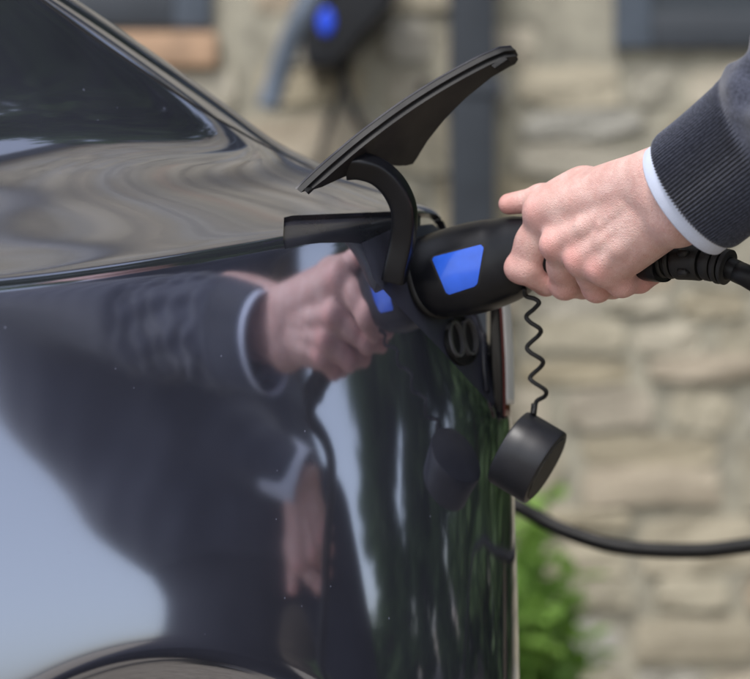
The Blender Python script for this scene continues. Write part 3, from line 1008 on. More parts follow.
# thumb
tC, tM, tI, tT = pt(634, 178, 1.502), pt(583, 188, 1.556), pt(541, 199, 1.588), pt(509, 204, 1.602)
hand.cone(tC, tM, 0.0165, 0.0128, 0.012)
hand.cone(tM, tI, 0.0128, 0.0106, 0.010)
hand.cone(tI, tT, 0.0103, 0.0082, 0.004)
hand.ell(tI, (0.0094, 0.0094, 0.0094), k=0.006)
hand.cone(tM, MCP[0] + (CARP[0] - MCP[0]) * 0.35 - back * 0.006, 0.009, 0.011, 0.016)         # web
hand.cone(MCP[0] + back * 0.002, CARP[0] + back * 0.002, 0.0135, 0.0145, 0.012)
hand.ell(tM.lerp(MCP[0], 0.55), (0.013, 0.013, 0.013), k=0.014)
# wrist and forearm
for w, r in zip(WR, (0.0165, 0.0185, 0.0160)):
    hand.cone(w, w + fore * 0.13, r, r + 0.006, 0.014)
for w, c, r in ((WR[0], CARP[0], 0.0165), (WR[1], CARP[1], 0.017), (WR[1], CARP[2], 0.017), (WR[2], CARP[3], 0.0155)):
    hand.cone(w, c, r, 0.0142, 0.012)
hand.ell(WR[2] + back * 0.011 + Vector((0.004, 0, -0.002)), (0.0085, 0.0085, 0.0085), k=0.012)  # ulna bump
# fingers: capsule chains kept apart from each other by a small blend radius
fr = [(0.0128, 0.0112, 0.0100, 0.0084), (0.0126, 0.0112, 0.0098, 0.0082), (0.0120, 0.0107, 0.0094, 0.0080), (0.0108, 0.0097, 0.0088, 0.0075)]
fields = []
for i in range(4):
    f_ = Field((0.06, 1.36, 0.885), (0.33, 1.66, 1.09), h)
    a, b, c, d = MCP[i], PIP[i], DIP[i], TIP[i]
    r = fr[i]
    f_.cone(a, b, r[0], r[1] * 0.97, 0.003)
    f_.cone(b, c, r[1], r[2], 0.003)
    f_.cone(c, d, r[2], r[3], 0.003)
    f_.ell(a * 0.45 + b * 0.55 - back * 0.001, (r[1] * (1.16 if i == 0 else 1.07),) * 3, k=0.006)
    if i == 0:      # broad side of the index finger and its pad
        f_.cone(a + Vector((0.004, 0.006, -0.004)), pt(531, 264, 1.584), 0.0112, 0.0105, 0.006)
        f_.cone(pt(528, 271, 1.586), pt(550, 283, 1.592), 0.0108, 0.0096, 0.006)
    bend = (b - (a + c) / 2).normalized()
    f_.ell(b + bend * 0.0008, (r[1] * 0.93,) * 3, k=0.005)
    fing.merge(f_, 0.0010)
    del f_
hand.merge(fing, 0.0065)
for i in range(3):        # webs between the finger roots
    a = (MCP[i] + MCP[i + 1]) / 2; b = (PIP[i] + PIP[i + 1]) / 2
    hand.cone(a - back * 0.0015, a.lerp(b, 0.26) - back * 0.004, 0.0100, 0.0070, 0.006)
del fing
# knuckles and tendons
for i, m in enumerate(MCP):
    kb = m + back * (0.0064, 0.0078, 0.0074, 0.0062)[i] + (m - CARP[i]).normalized() * 0.0025
    hand.ell(kb, (0.0070, 0.0070, 0.0070), k=0.012 if i == 0 else 0.009)
for i in range(4):
    e = CARP[i].lerp(CARP[1], 0.3)
    q = [m_ for m_ in (MCP[i] + back * 0.0106, MCP[i].lerp(e, 0.35) + back * 0.0112, MCP[i].lerp(e, 0.75) + back * 0.0115)]
    for a, b in zip(q[:-1], q[1:]):
        hand.cone(a, b, 0.0030, 0.0026, 0.009)
vein = [MCP[2].lerp(CARP[2], 0.25) + back * 0.0125, MCP[1].lerp(CARP[2], 0.5) + back * 0.0138, MCP[1].lerp(CARP[1], 0.8) + back * 0.0140]
for a, b in zip(vein[:-1], vein[1:]):
    hand.cone(a, b, 0.0014, 0.0012, 0.0050)
HV, HQ = hand.mesh(2)
del hand

def flush_of(V):
    f = np.zeros(len(V))
    for i in range(4):
        for c, r, a in ((MCP[i] + back * 0.013, 0.0120, 0.6), (PIP[i], 0.019, 0.5), (DIP[i], 0.020, 0.65), (TIP[i], 0.017, 0.6)):
            d = np.linalg.norm(V - A3(c), axis=1); f = np.maximum(f, a * np.exp(-(d / r) ** 2 * 1.2))
    for c, r, a in ((tT, 0.018, 0.55), (tI, 0.014, 0.25)):
        d = np.linalg.norm(V - A3(c), axis=1); f = np.maximum(f, a * np.exp(-(d / r) ** 2 * 1.2))
    return np.clip(f, 0, 1)
HF = flush_of(HV)

# --- pose of the rest, read from the mirror image in the car's flank
def mirror_ray(u, v, x):
    l, n0 = hit(u, v); n = Vector((0, 0, 0))
    for du in (-4, 0, 4):
        for dv in (-4, 0, 4):
            n += hit(u + du, v + dv)[1]
    n.normalize(); d = (l - CAMP).normalized(); r = d - 2 * d.dot(n) * n
    return l + r * ((x - l.x) / r.x)
elbowL = cuff_c + fore * 0.235
shL, shR = Vector((0.60, 1.03, 1.35)), Vector((0.765, 1.365, 1.35))
pelvis, chest, neckb = Vector((0.79, 1.30, 0.92)), Vector((0.72, 1.18, 1.20)), Vector((0.65, 1.21, 1.43))
headc = Vector((0.575, 1.245, 1.59))
wrR = mirror_ray(303, 478, 0.61)
handR_dir = (mirror_ray(318, 590, 0.62) - wrR).normalized()
elbowR = wrR + (mirror_ray(205, 428, 0.64) - mirror_ray(303, 478, 0.61)).normalized() * 0.22
Fd = Vector((-0.9, 0.436, 0)); Ld = Vector((-0.436, -0.9, 0))

body = Field((0.30, 0.85, 0.02), (1.12, 1.75, 1.72), 0.0085)
axF = [tuple(Ld), tuple(Fd), (0, 0, 1)]
body.ell(headc + Vector((0, 0, 0.02)), (0.075, 0.094, 0.105), axF, 0.02)
body.ell(headc + Fd * 0.025 + Vector((0, 0, -0.055)), (0.055, 0.062, 0.062), axF, 0.03)      # jaw
body.cone(headc + Fd * 0.088 + Vector((0, 0, 0.03)), headc + Fd * 0.106 + Vector((0, 0, -0.012)), 0.008, 0.015, 0.012)   # nose
body.ell(headc + Fd * 0.083 + Vector((0, 0, -0.052)), (0.024, 0.012, 0.009), axF, 0.010)     # lips
body.ell(headc + Fd * 0.078 + Vector((0, 0, -0.09)), (0.022, 0.018, 0.018), axF, 0.015)      # chin
body.ell(headc + Fd * 0.078 + Vector((0, 0, 0.045)), (0.05, 0.018, 0.012), axF, 0.015)       # brow
for s_ in (-1, 1):
    body.ell(headc + Ld * (0.078 * s_) + Vector((0, 0, -0.005)) - Fd * 0.01, (0.010, 0.018, 0.031), axF, 0.008)
body.cone(neckb - Vector((0, 0, 0.05)), headc - Vector((0, 0, 0.06)), 0.062, 0.056, 0.03)
body.cone(chest, pelvis, 0.10, 0.105, 0.05)
body.cone(shL, shR, 0.06, 0.06, 0.05)
body.cone(shL, elbowL, 0.045, 0.034, 0.03)
body.cone(shR, elbowR, 0.045, 0.034, 0.03)
body.cone(elbowR, wrR, 0.036, 0.026, 0.02)
hipL, hipR = pelvis + Ld * 0.09, pelvis - Ld * 0.09
kneeL, kneeR = Vector((0.70, 1.13, 0.50)), Vector((0.80, 1.44, 0.50))
ankL, ankR = Vector((0.74, 1.10, 0.10)), Vector((0.86, 1.47, 0.10))
for a, b, c in ((hipL, kneeL, ankL), (hipR, kneeR, ankR)):
    body.cone(a, b, 0.085, 0.055, 0.05); body.cone(b, c, 0.052, 0.036, 0.03)
body.cone(elbowL, cuff_c + fore * 0.06, 0.036, 0.028, 0.02)
BVv, BQ = body.mesh(2)
del body
# right hand: the same hand mirrored, hanging at rest
o0 = A3(WR[1]); a0 = A3((MCP[1] - WR[1]).normalized()); b0 = A3((MCP[0] - MCP[3]).normalized()); b0 -= a0 * (a0 @ b0); b0 /= np.linalg.norm(b0); c0 = np.cross(a0, b0)
a1 = A3(handR_dir); c1 = np.array((-1.0, 0.1, 0.0)) * np.sign(A3(back) @ c0); c1 -= a1 * (a1 @ c1); c1 /= np.linalg.norm(c1); b1 = np.cross(-c1, a1)
loc = (HV - o0) @ np.stack([a0, b0, c0], 1)
keep_v = loc[:, 0] > -0.012
RV = loc @ np.stack([a1, b1, c1], 0) + A3(wrR)
rqm = keep_v[HQ].all(axis=1)
allV = np.vstack([HV, BVv, RV]); allQ = np.vstack([HQ, BQ + len(HV), HQ[rqm][:, ::-1] + len(HV) + len(BVv)])
fl_all = np.concatenate([HF, np.full(len(BVv), 0.12), HF])
used = np.unique(allQ); mp = -np.ones(len(allV), int); mp[used] = np.arange(len(used))
body_o = mesh_obj('body', allV[used], mp[allQ], M['skin'], person)
at = body_o.data.attributes.new('flush', 'FLOAT', 'POINT')
at.data.foreach_set('value', fl_all[used].astype(np.float32))
for s_ in (-1, 1):
    v, f = loft([headc + Fd * q + Ld * (0.031 * s_) + Vector((0, 0, 0.022)) for q in (0.066, 0.07, 0.076, 0.081, 0.083)], [0.006, 0.010, 0.012, 0.008, 0.002], [0.005, 0.008, 0.009, 0.006, 0.0015], n=14)
    mesh_obj('eye', v, f, M['eye'], person)
hairF = Field((0.38, 1.10, 1.50), (0.72, 1.48, 1.75), 0.006)
hairF.ell(headc + Vector((0, 0, 0.035)) - Fd * 0.012, (0.083, 0.10, 0.10), axF, 0.01)
hairF.ell(headc + Fd * 0.10 + Vector((0, 0, -0.03)), (0.09, 0.085, 0.105), axF, 0.01, 's')
hairF.ell(headc + Vector((0, 0, -0.12)), (0.12, 0.13, 0.09), axF, 0.01, 's')
v, f = hairF.mesh(1); mesh_obj('hair', v, f, M['hair'], person)

# --- jumper
jum = Field((0.30, 0.85, 0.80), (1.12, 1.75, 1.48), 0.0075)
jum.ell(chest + Vector((0.02, -0.02, 0.05)), (0.205, 0.155, 0.20), axF, 0.05)
jum.ell(pelvis.lerp(chest, 0.42) + Vector((0.0, -0.055, 0)), (0.180, 0.140, 0.15), axF, 0.08)
jum.ell(pelvis.lerp(chest, 0.40), (0.165, 0.150, 0.17), axF, 0.06)
jum.ell(pelvis + Vector((0, -0.035, 0.02)), (0.185, 0.140, 0.11), axF, 0.05)
jum.cone(shL, shR, 0.075, 0.075, 0.06)
jum.cone(neckb + Vector((0, 0, -0.03)), neckb + Vector((0, 0, 0.015)), 0.085, 0.068, 0.04)
jum.cone(shL, elbowL + (shL - elbowL) * 0.15, 0.085, 0.064, 0.05)
jum.ell(shL.lerp(chest, 0.5) + Vector((0.03, 0.0, -0.03)), (0.11, 0.12, 0.17), axF, 0.08)
jum.cone(shR, elbowR, 0.075, 0.060, 0.04)
jum.cone(elbowR, wrR + (elbowR - wrR) * 0.14, 0.056, 0.042, 0.03)
JV, JQ = jum.mesh(2)
del jum
# loose folds
nrm = np.sin(JV[:, 0] * 71 + JV[:, 2] * 55) * np.sin(JV[:, 1] * 63 - JV[:, 2] * 38)
JV = JV + 0.004 * nrm[:, None] * np.array([[-0.7, 0.3, 0.2]])
jumper = mesh_obj('jumper', JV, JQ, M['wool'], person)

# --- left sleeve with ribbed cuff
e_dir = A3(Vector((0.052, -0.024, -0.071)).normalized())
sp = catmull([cuff_c + fore * 0.009, cuff_c + fore * 0.05, cuff_c + fore * 0.11, elbowL - fore * 0.03, elbowL.lerp(shL, 0.15) + Vector((0, 0, -0.01)), elbowL.lerp(shL, 0.5), shL], 150)
arc = np.concatenate([[0], np.cumsum(np.linalg.norm(np.diff(sp, axis=0), axis=1))])
RIB = 0.066
ruS = np.interp(arc, [0, 0.004, 0.02, RIB - 0.006, RIB + 0.012, 0.10, 0.16, 0.24, 0.6], [0.0455, 0.0466, 0.0470, 0.0480, 0.0525, 0.0545, 0.055, 0.058, 0.075])
rsS = ruS * np.interp(arc, [0, 0.06, 0.14], [0.74, 0.78, 0.9])
NR = 112
def rib_prof(V, T, S, U, th):
    c = V.mean(axis=1, keepdims=True)
    d = V - c; L = np.linalg.norm(d, axis=2, keepdims=True); d = d / L
    on = np.clip((RIB + 0.004 - arc) / 0.008, 0, 1)[:, None]
    w = np.cos(th * NR)[None] * 0.5
    rib = on * 0.0017 * (np.sign(w) * np.abs(w * 2) ** 0.7)
    a = arc[:, None]
    big = np.clip((a - RIB) / 0.03, 0, 1)
    fold = big * (0.0055 * np.sin(th[None] * 3 + a * 60) * np.sin(a * 95 + 2 * np.cos(th[None])) + 0.0022 * np.sin(th[None] * 7 - a * 130 + 1.0) + 0.0012 * np.sin(th[None] * 13 + a * 210))
    wob = (1 - big) * 0.0008 * np.sin(th[None] * 2 + a * 50 + 0.6)
    return V + d * (rib + fold + wob)[:, :, None]
v, f = loft(sp, rsS, ruS, n=NR * 7, up=tuple(-e_dir), prof=rib_prof, cap=False)
n_ = NR * 7
# turn the hem inwards
v = np.asarray(v).reshape(len(sp), n_, 3)
c0_ = v[0].mean(axis=0)
hem = [c0_ + (v[0] - c0_) * 0.96 + A3(fore) * 0.0005, c0_ + (v[0] - c0_) * 0.94 + A3(fore) * 0.03]
v = np.concatenate([np.array(hem)[::-1], v]).reshape(-1, 3)
f = [(i * n_ + j, i * n_ + (j + 1) % n_, (i + 1) * n_ + (j + 1) % n_, (i + 1) * n_ + j) for i in range(len(sp) + 1) for j in range(n_)]
mesh_obj('ribbed_sleeve', v, f, M['wool'], person)

# --- shirt cuffs
def shirt_cuff(c, ax, e, r1, r2, out):
    q = [c + ax * x for x in (0.05, 0.02, 0.0, -out, -out - 0.0006, -out, 0.0, 0.03)]
    k = [0.97, 0.985, 1.0, 1.0, 0.985, 0.965, 0.96, 0.95]
    v, f = loft(q, [r1 * x for x in k], [r2 * x for x in k], n=96, up=tuple(e), cap=False,
                prof=lambda V, T, S, U, th: V + (V - V.mean(axis=1, keepdims=True)) * (0.012 * np.sin(th * 3 + 0.7) + 0.006 * np.sin(th * 5))[None, :, None])
    # frames flip where the tube doubles back, so build rings by hand
    return v, f
def ring_stack(c, ax, e, r1, r2, prof, n=96):
    ax = Vector(ax).normalized(); e = Vector(e); e = (e - ax * e.dot(ax)).normalized(); s_ = ax.cross(e)
    V = []; F = []
    for h_, k_ in prof:
        for t in np.linspace(0, 2 * math.pi, n, endpoint=False):
            k2 = k_ * (1 + 0.012 * math.sin(3 * t + 0.7) + 0.005 * math.sin(5 * t))
            V.append(tuple(Vector(c) + ax * h_ + s_ * (r1 * k2 * math.cos(t)) + e * (r2 * k2 * math.sin(t))))
    for i in range(len(prof) - 1):
        for j in range(n):
            k = (j + 1) % n
            F.append((i * n + j, i * n + k, (i + 1) * n + k, (i + 1) * n + j))
    return V, F
cprof = [(0.06, 0.98), (0.03, 0.985), (0.010, 1.0), (-0.0020, 1.0), (-0.0028, 0.985), (-0.0020, 0.965), (0.010, 0.96), (0.045, 0.93)]
v, f = ring_stack(cuff_c, fore, -Vector(e_dir), 0.0318, 0.0448, cprof)
mesh_obj('shirt_cuff', v, f, M['shirt'], person)
dR = (elbowR - wrR).normalized()
v, f = ring_stack(wrR, dR, (0.3, 0.2, 1), 0.036, 0.046, [(0.06, 1.0), (0.01, 1.0), (-0.006, 1.0), (-0.007, 0.98), (-0.006, 0.95), (0.03, 0.92)])
mesh_obj('shirt_cuff', v, f, M['shirt'], person)
v, f = ring_stack(neckb + Vector((0, 0, 0.01)), (-0.25, 0.12, 0.95), tuple(Fd), 0.068, 0.072, [(0.0, 1.05), (0.03, 1.0), (0.034, 0.97), (0.03, 0.94), (0.0, 0.95)])
mesh_obj('shirt_collar', v, f, M['shirt'], person)
# --- trousers and shoes
tr = Field((0.45, 0.90, 0.04), (1.12, 1.70, 1.02), 0.0085)
tr.ell(pelvis + Vector((0, -0.045, 0)), (0.175, 0.125, 0.11), axF, 0.04)
for a, b, c in ((hipL, kneeL, ankL), (hipR, kneeR, ankR)):
    tr.cone(a, b, 0.098, 0.074, 0.04); tr.cone(b, c, 0.074, 0.062, 0.03)
v, f = tr.mesh(2); mesh_obj('trousers', v, f, M['trouser'], person)
for a in (ankL, ankR):
    sf = Field((a.x - 0.3, a.y - 0.2, 0.0), (a.x + 0.15, a.y + 0.25, 0.16), 0.006)
    sf.cone(Vector((a.x, a.y, 0.045)) - Fd * 0.03, Vector((a.x, a.y, 0.036)) + Fd * 0.17, 0.042, 0.034, 0.02)
    sf.cone(Vector((a.x, a.y, 0.05)), a + Vector((0, 0, 0.02)), 0.045, 0.045, 0.02)
    v, f = sf.mesh(2); v[:, 2] = np.maximum(v[:, 2], 0.002); mesh_obj('shoe', v, f, M['leather'], person)
# ------------------------------------------------------------------ ground
def mat_gravel():
    t = NT('gravel')
    co = t.coord()
    vo = t.n('ShaderNodeTexVoronoi'); vo.inputs['Scale'].default_value = 55; t.l(co, vo.inputs['Vector'])
    n = t.noise(1.2, 5, 0.6, co)
    c1 = t.ramp(vo.outputs['Color'], [(0.1, (0.20, 0.17, 0.13)), (0.5, (0.25, 0.215, 0.165)), (0.9, (0.31, 0.27, 0.22))])
    c2 = t.mix(0.35, c1.outputs[0], t.ramp(n.outputs[0], [(0.3, (0.21, 0.18, 0.14)), (0.7, (0.27, 0.235, 0.185))]).outputs[0])
    t.l(c2, t.b.inputs['Base Color']); t.set(Roughness=0.95)
    t.l(t.bump(vo.outputs['Distance'], 0.9, 0.012), t.b.inputs['Normal'])
    return t.m
M['gravel'] = mat_gravel()
n_ = 60
xs = np.linspace(-1, 1, n_); xs = np.sign(xs) * np.abs(xs) ** 2.2 * 400
gv = [(x, y, 0.012 * math.sin(x * 0.9) * math.sin(y * 0.7) - 0.012) for x in xs for y in xs]
gf = [(i * n_ + j, (i + 1) * n_ + j, (i + 1) * n_ + j + 1, i * n_ + j + 1) for i in range(n_ - 1) for j in range(n_ - 1)]
tag(mesh_obj('ground', gv, gf, M['gravel']), 'pale gravel drive', None, None, 'structure')

# ------------------------------------------------------------------ stone house
WY = 5.0
house = empty('stone_house', (0, WY, 0))
tag(house, 'stone house wall of pale coursed rubble with dark window frames', 'house')
def mat_stone():
    t = NT('limestone')
    oi = t.n('ShaderNodeObjectInfo'); co = t.coord()
    at = t.n('ShaderNodeAttribute', attribute_name='tone')
    ad = t.n('ShaderNodeMath', operation='ADD'); t.l(oi.outputs['Random'], ad.inputs[0]); t.l(at.outputs['Fac'], ad.inputs[1])
    fr = t.n('ShaderNodeMath', operation='FRACT'); t.l(ad.outputs[0], fr.inputs[0])
    base = t.ramp(fr.outputs[0], [(0.0, (0.36, 0.32, 0.235)), (0.16, (0.46, 0.415, 0.32)), (0.34, (0.25, 0.23, 0.18)), (0.5, (0.36, 0.365, 0.37)), (0.66, (0.36, 0.30, 0.20)), (0.82, (0.52, 0.48, 0.40)), (0.93, (0.38, 0.27, 0.185)), (1.0, (0.42, 0.39, 0.34))])
    n1 = t.noise(9, 6, 0.65, co); n2 = t.noise(60, 4, 0.6, co)
    c = t.mix(0.38, base.outputs[0], t.ramp(n1.outputs[0], [(0.3, (0.27, 0.245, 0.18)), (0.7, (0.58, 0.54, 0.42))]).outputs[0])
    c = t.mix(t.ramp(n2.outputs[0], [(0.5, (0, 0, 0)), (0.75, (0.4, 0.4, 0.4))]).outputs[0], c, (0.22, 0.20, 0.15))
    t.l(c, t.b.inputs['Base Color']); t.set(Roughness=0.92)
    t.l(t.bump(t.mix(0.5, n1.outputs[0], n2.outputs[0]), 0.8, 0.012), t.b.inputs['Normal'])
    return t.m
M['stone'] = mat_stone()
M['mortar'] = plain('lime_mortar', (0.35, 0.33, 0.265), 0.95, var=0.3, scale=14, bump=0.6, bscale=90, bdist=0.01)
M['slate_paint'] = plain('slate_blue_paint', (0.075, 0.095, 0.125), 0.45, var=0.12, scale=12)
M['slate_dark'] = plain('dark_slate_paint', (0.030, 0.037, 0.048), 0.5, var=0.15, scale=12)
M['pane'] = plain('window_pane', (0.02, 0.026, 0.034), 0.08, var=0.2, scale=3)
M['render_orange'] = plain('terracotta_sill', (0.44, 0.29, 0.19), 0.85, var=0.25, scale=15, bump=0.4, bscale=80, bdist=0.004)
v, f = box_vf(-8, 2.62, WY + 0.014, WY + 3.45, -0.1, 9.0)
mesh_obj('wall', v, f, M['mortar'], house, smooth=False)

WINS = [(0.575, 1.75, 1.577, 2.75), (-1.45, -0.392, 1.628, 2.75), (-4.6, -3.4, 1.2, 2.4), (-1.3, -0.2, 4.2, 5.5), (1.1, 2.2, 4.2, 5.5), (-4.6, -3.4, 4.2, 5.5)]
def blocked(x0, x1, z0, z1):
    return any(x1 > a - 0.005 and x0 < b + 0.005 and z1 > c - 0.005 and z0 < d + 0.005 for a, b, c, d in WINS)

def stone_mesh(w, h_, seed, dep=0.10):
    r = random.Random(seed)
    bm = bmesh.new()
    n = 3
    gx = [-w / 2, -w / 6, w / 6, w / 2]; gz = [-h_ / 2, 0, h_ / 2]
    g = {}
    for i, x in enumerate(gx):
        for k, z in enumerate(gz):
            edge = (i in (0, 3)) or (k in (0, 2))
            cor = (i in (0, 3)) and (k in (0, 2))
            j = 0.13 * min(w, h_)
            xx = x + r.uniform(-j, j) * 0.6 - (0.13 * h_ * (1 if x > 0 else -1) if cor else 0) * r.uniform(0.2, 1)
            zz = z + r.uniform(-j, j) * 0.7 - (0.12 * h_ * (1 if z > 0 else -1) if cor else 0) * r.uniform(0.2, 1)
            g[i, k, 0] = bm.verts.new((xx, (0.004 if edge else 0) + r.uniform(-0.008, 0.006), zz))
            if edge: g[i, k, 1] = bm.verts.new((xx * 1.02, dep, zz * 1.02))
    for i in range(3):
        for k in range(2):
            bm.faces.new((g[i, k, 0], g[i + 1, k, 0], g[i + 1, k + 1, 0], g[i, k + 1, 0]))
    per = [(i, 0) for i in range(4)] + [(3, k) for k in (1, 2)] + [(i, 2) for i in (2, 1, 0)] + [(0, 1)]
    for a, b in zip(per, per[1:] + per[:1]):
        bm.faces.new((g[a[0], a[1], 0], g[a[0], a[1], 1], g[b[0], b[1], 1], g[b[0], b[1], 0]))
    bmesh.ops.recalc_face_normals(bm, faces=bm.faces)
    return bm
lib = {}
def lib_mesh(wb, hb, k):
    if (wb, hb, k) not in lib:
        bm = stone_mesh(wb, hb, hash((round(wb * 100), round(hb * 100), k)) & 0xffff)
        me = bpy.data.meshes.new('stone'); bm.to_mesh(me); bm.free(); me.materials.append(M['stone'])
        a = me.attributes.new('tone', 'FLOAT', 'POINT')
        lib[wb, hb, k] = me
    return lib[wb, hb, k]
sr = random.Random(21)
farV, farF, farT = [], [], []
z = 0.0; nst = 0
while z < 8.9:
    hc = sr.choice([0.07, 0.09, 0.11, 0.13, 0.16, 0.19]) if z < 2.3 else sr.choice([0.13, 0.17, 0.2])
    x = -7.9 + sr.uniform(0, 0.2)
    while x < 2.45:
        near_ = (-1.35 < x < 1.4) and z < 2.05
        wc = sr.choice([0.14, 0.18, 0.22, 0.27, 0.32, 0.38]) if near_ else sr.choice([0.28, 0.36, 0.46])
        gap = sr.choice([0.010, 0.016, 0.022, 0.030])
        if not blocked(x, x + wc, z, z + hc):
            if near_ and nst < 298:
                if hc > 0.125 and sr.random() < 0.45:          # two thin stones instead of one
                    k1 = sr.uniform(0.35, 0.65); cells = [(z, hc * k1), (z + hc * k1, hc * (1 - k1))]
                else:
                    cells = [(z, hc)]
                for zc_, hh_ in cells:
                    sc = sr.uniform(0.86, 1.0)
                    o = bpy.data.objects.new('stone', lib_mesh(wc - gap, round(hc - gap, 3), sr.randrange(5)))
                    COL.objects.link(o); o.parent = house
                    o.location = (x + wc / 2 + sr.uniform(-0.006, 0.006), -0.002 + sr.uniform(-0.010, 0.010), zc_ + hh_ / 2 + sr.uniform(-0.008, 0.008))
                    o.rotation_euler = (0, sr.uniform(-0.045, 0.045), 0)
                    o.scale = (sc, 1, (hh_ - 0.008) / (hc - gap) * sr.uniform(0.9, 1.0))
                    nst += 1
            else:
                bm = lib_mesh(wc - gap, hc - gap, sr.randrange(3))
                b = len(farV); tv = sr.random()
                dy = sr.uniform(-0.01, 0.01)
                farV += [(p.co.x + x + wc / 2, p.co.y + WY - 0.004 + dy, p.co.z + z + hc / 2) for p in bm.vertices]
                farT += [tv] * len(bm.vertices)
                farF += [tuple(i + b for i in q.vertices) for q in bm.polygons]
        x += wc
    z += hc
o = mesh_obj('stone_courses', farV, farF, M['stone'], house, smooth=False)
a = o.data.attributes.new('tone', 'FLOAT', 'POINT'); a.data.foreach_set('value', np.array(farT, np.float32))
o['kind'] = 'stuff'
print('stones', nst)

def hbox(name, x0, x1, y0, y1, z0, z1, mat, parent, bev=0.0):
    v, f = box_vf(x0, x1, y0, y1, z0, z1)
    o = mesh_obj(name, v, f, mat, parent, smooth=False)
    if bev: bevel(o, bev, 2)
    return o
for i, (a, b, c, d) in enumerate(WINS):
    y0 = WY - 0.02
    w = hbox('window', a + 0.09, b - 0.09, y0 + 0.03, y0 + 0.04, c + 0.09, d - 0.09, M['pane'], house)
    fw = 0.088
    hbox('window_frame', a, a + fw, y0, y0 + 0.1, c, d, M['slate_paint'], w, 0.006)
    hbox('window_frame', b - fw, b, y0, y0 + 0.1, c, d, M['slate_paint'], w, 0.006)
    hbox('window_frame', a + fw, b - fw, y0 + 0.004, y0 + 0.1, c, c + fw, M['slate_dark'], w, 0.006)
    hbox('window_frame', a + fw, b - fw, y0 + 0.004, y0 + 0.1, d - fw, d, M['slate_paint'], w, 0.006)
    hbox('glazing_bar', (a + b) / 2 - 0.02, (a + b) / 2 + 0.02, y0 + 0.008, y0 + 0.05, c + fw, d - fw, M['slate_paint'], w)
    hbox('glazing_bar', a + fw, b - fw, y0 + 0.010, y0 + 0.05, (c + d) / 2 - 0.02, (c + d) / 2 + 0.02, M['slate_paint'], w)
# warm sandstone sill below the small window
sill = hbox('sill', -1.0, -0.375, WY - 0.05, WY + 0.05, 1.53, 1.612, M['render_orange'], house, 0.01)
# roof and eaves
v = [(-8.4, WY - 0.4, 8.95), (2.9, WY - 0.4, 8.95), (2.9, WY + 4, 14.0), (-8.4, WY + 4, 14.0), (-8.4, WY - 0.4, 9.1), (2.9, WY - 0.4, 9.1), (2.9, WY + 4, 14.15), (-8.4, WY + 4, 14.15)]
M['roof'] = plain('slate_roof', (0.09, 0.10, 0.115), 0.7, var=0.3, scale=3)
mesh_obj('roof', v, [(0, 1, 2, 3), (7, 6, 5, 4), (0, 4, 5, 1), (1, 5, 6, 2), (2, 6, 7, 3), (3, 7, 4, 0)], M['roof'], house, smooth=False)

# ------------------------------------------------------------------ square dark downpipe with brackets
pipe = empty('drainpipe', pt(472, 660, WY - 0.09))
tag(pipe, 'dark blue-grey square drainpipe standing against the stone wall', 'drainpipe')
x0, x1 = (449 - 375) / FPX * 4.9, (495 - 375) / FPX * 4.9
hbox('pipe', x0, x1, 4.855, 4.945, 0.03, 8.9, M['slate_dark'], pipe, 0.012)
for zz_ in (0.5, 1.45, 2.6, 4.4):
    hbox('bracket', x0 - 0.012, x1 + 0.012, 4.848, 5.0, zz_, zz_ + 0.035, M['slate_dark'], pipe, 0.004)

# ------------------------------------------------------------------ wall charger with its holster
ch = empty('wall_charger', pt(345, 30, WY - 0.05))
tag(ch, 'black wall charger with a glowing blue badge and a looped hose', 'wall charger')
yb = 4.93
hv = []
outl = [(296, -70), (398, -70), (394, 4), (366, 34), (345, 58), (336, 68), (312, 69), (304, 58), (300, 20)]
fr_ = [pt(a, b, yb - 0.16) for a, b in outl]; bk = [Vector((p.x, yb + 0.09, p.z)) for p in fr_]
k = len(outl)
V = [tuple(p) for p in fr_ + bk]
F = [tuple(range(k)), tuple(range(2 * k - 1, k - 1, -1))] + [(i, i + k, (i + 1) % k + k, (i + 1) % k) for i in range(k)]
hs_ = mesh_obj('charger_housing', V, F, M['plastic'], ch, smooth=False)
bm = bmesh.new(); bm.from_mesh(hs_.data); bmesh.ops.recalc_face_normals(bm, faces=bm.faces); bm.to_mesh(hs_.data); bm.free()
bevel(hs_, 0.015, 3)
t = NT('blue_lamp'); t.set(Roughness=0.3); nz = t.noise(20)
r = t.ramp(nz.outputs[0], [(0.3, (0.01, 0.05, 0.6)), (0.7, (0.02, 0.09, 0.8))]); t.l(r.outputs[0], t.b.inputs['Base Color']); t.l(r.outputs[0], t.b.inputs['Emission Color'])
t.b.inputs['Emission Strength'].default_value = 0.10; M['bluelamp'] = t.m
c_ = pt(326, 22, yb - 0.155)
v, f = loft([c_ + Vector((0, q, 0)) for q in (0.0, -0.012, -0.018, -0.02)], [0.020, 0.019, 0.016, 0.009], [0.034, 0.032, 0.028, 0.018], n=28)
mesh_obj('blue_badge', v, f, M['bluelamp'], ch)
M['grey_hose'] = plain('slate_grey_moulding', (0.15, 0.185, 0.24), 0.4, var=0.12)
v, f = loft(catmull([pt(268, 108, 4.86), pt(277, 80, 4.85), (pt(288, 48, 4.82)), pt(303, 14, 4.78), pt(320, -12, 4.77), pt(345, -30, 4.78)], 40), 0.026, 0.030, n=20, up=(0, -1, 0.1), power=3)
mesh_obj('holster', v, f, M['grey_hose'], ch)
v, f = tube(catmull([pt(340, 60, 4.86), pt(346, 85, 4.84), pt(355, 115, 4.84), pt(372, 138, 4.85), pt(398, 140, 4.87), pt(418, 118, 4.89), pt(424, 80, 4.91)], 50), 0.011, 12)
mesh_obj('hose_loop', v, f, M['rubber'], ch)

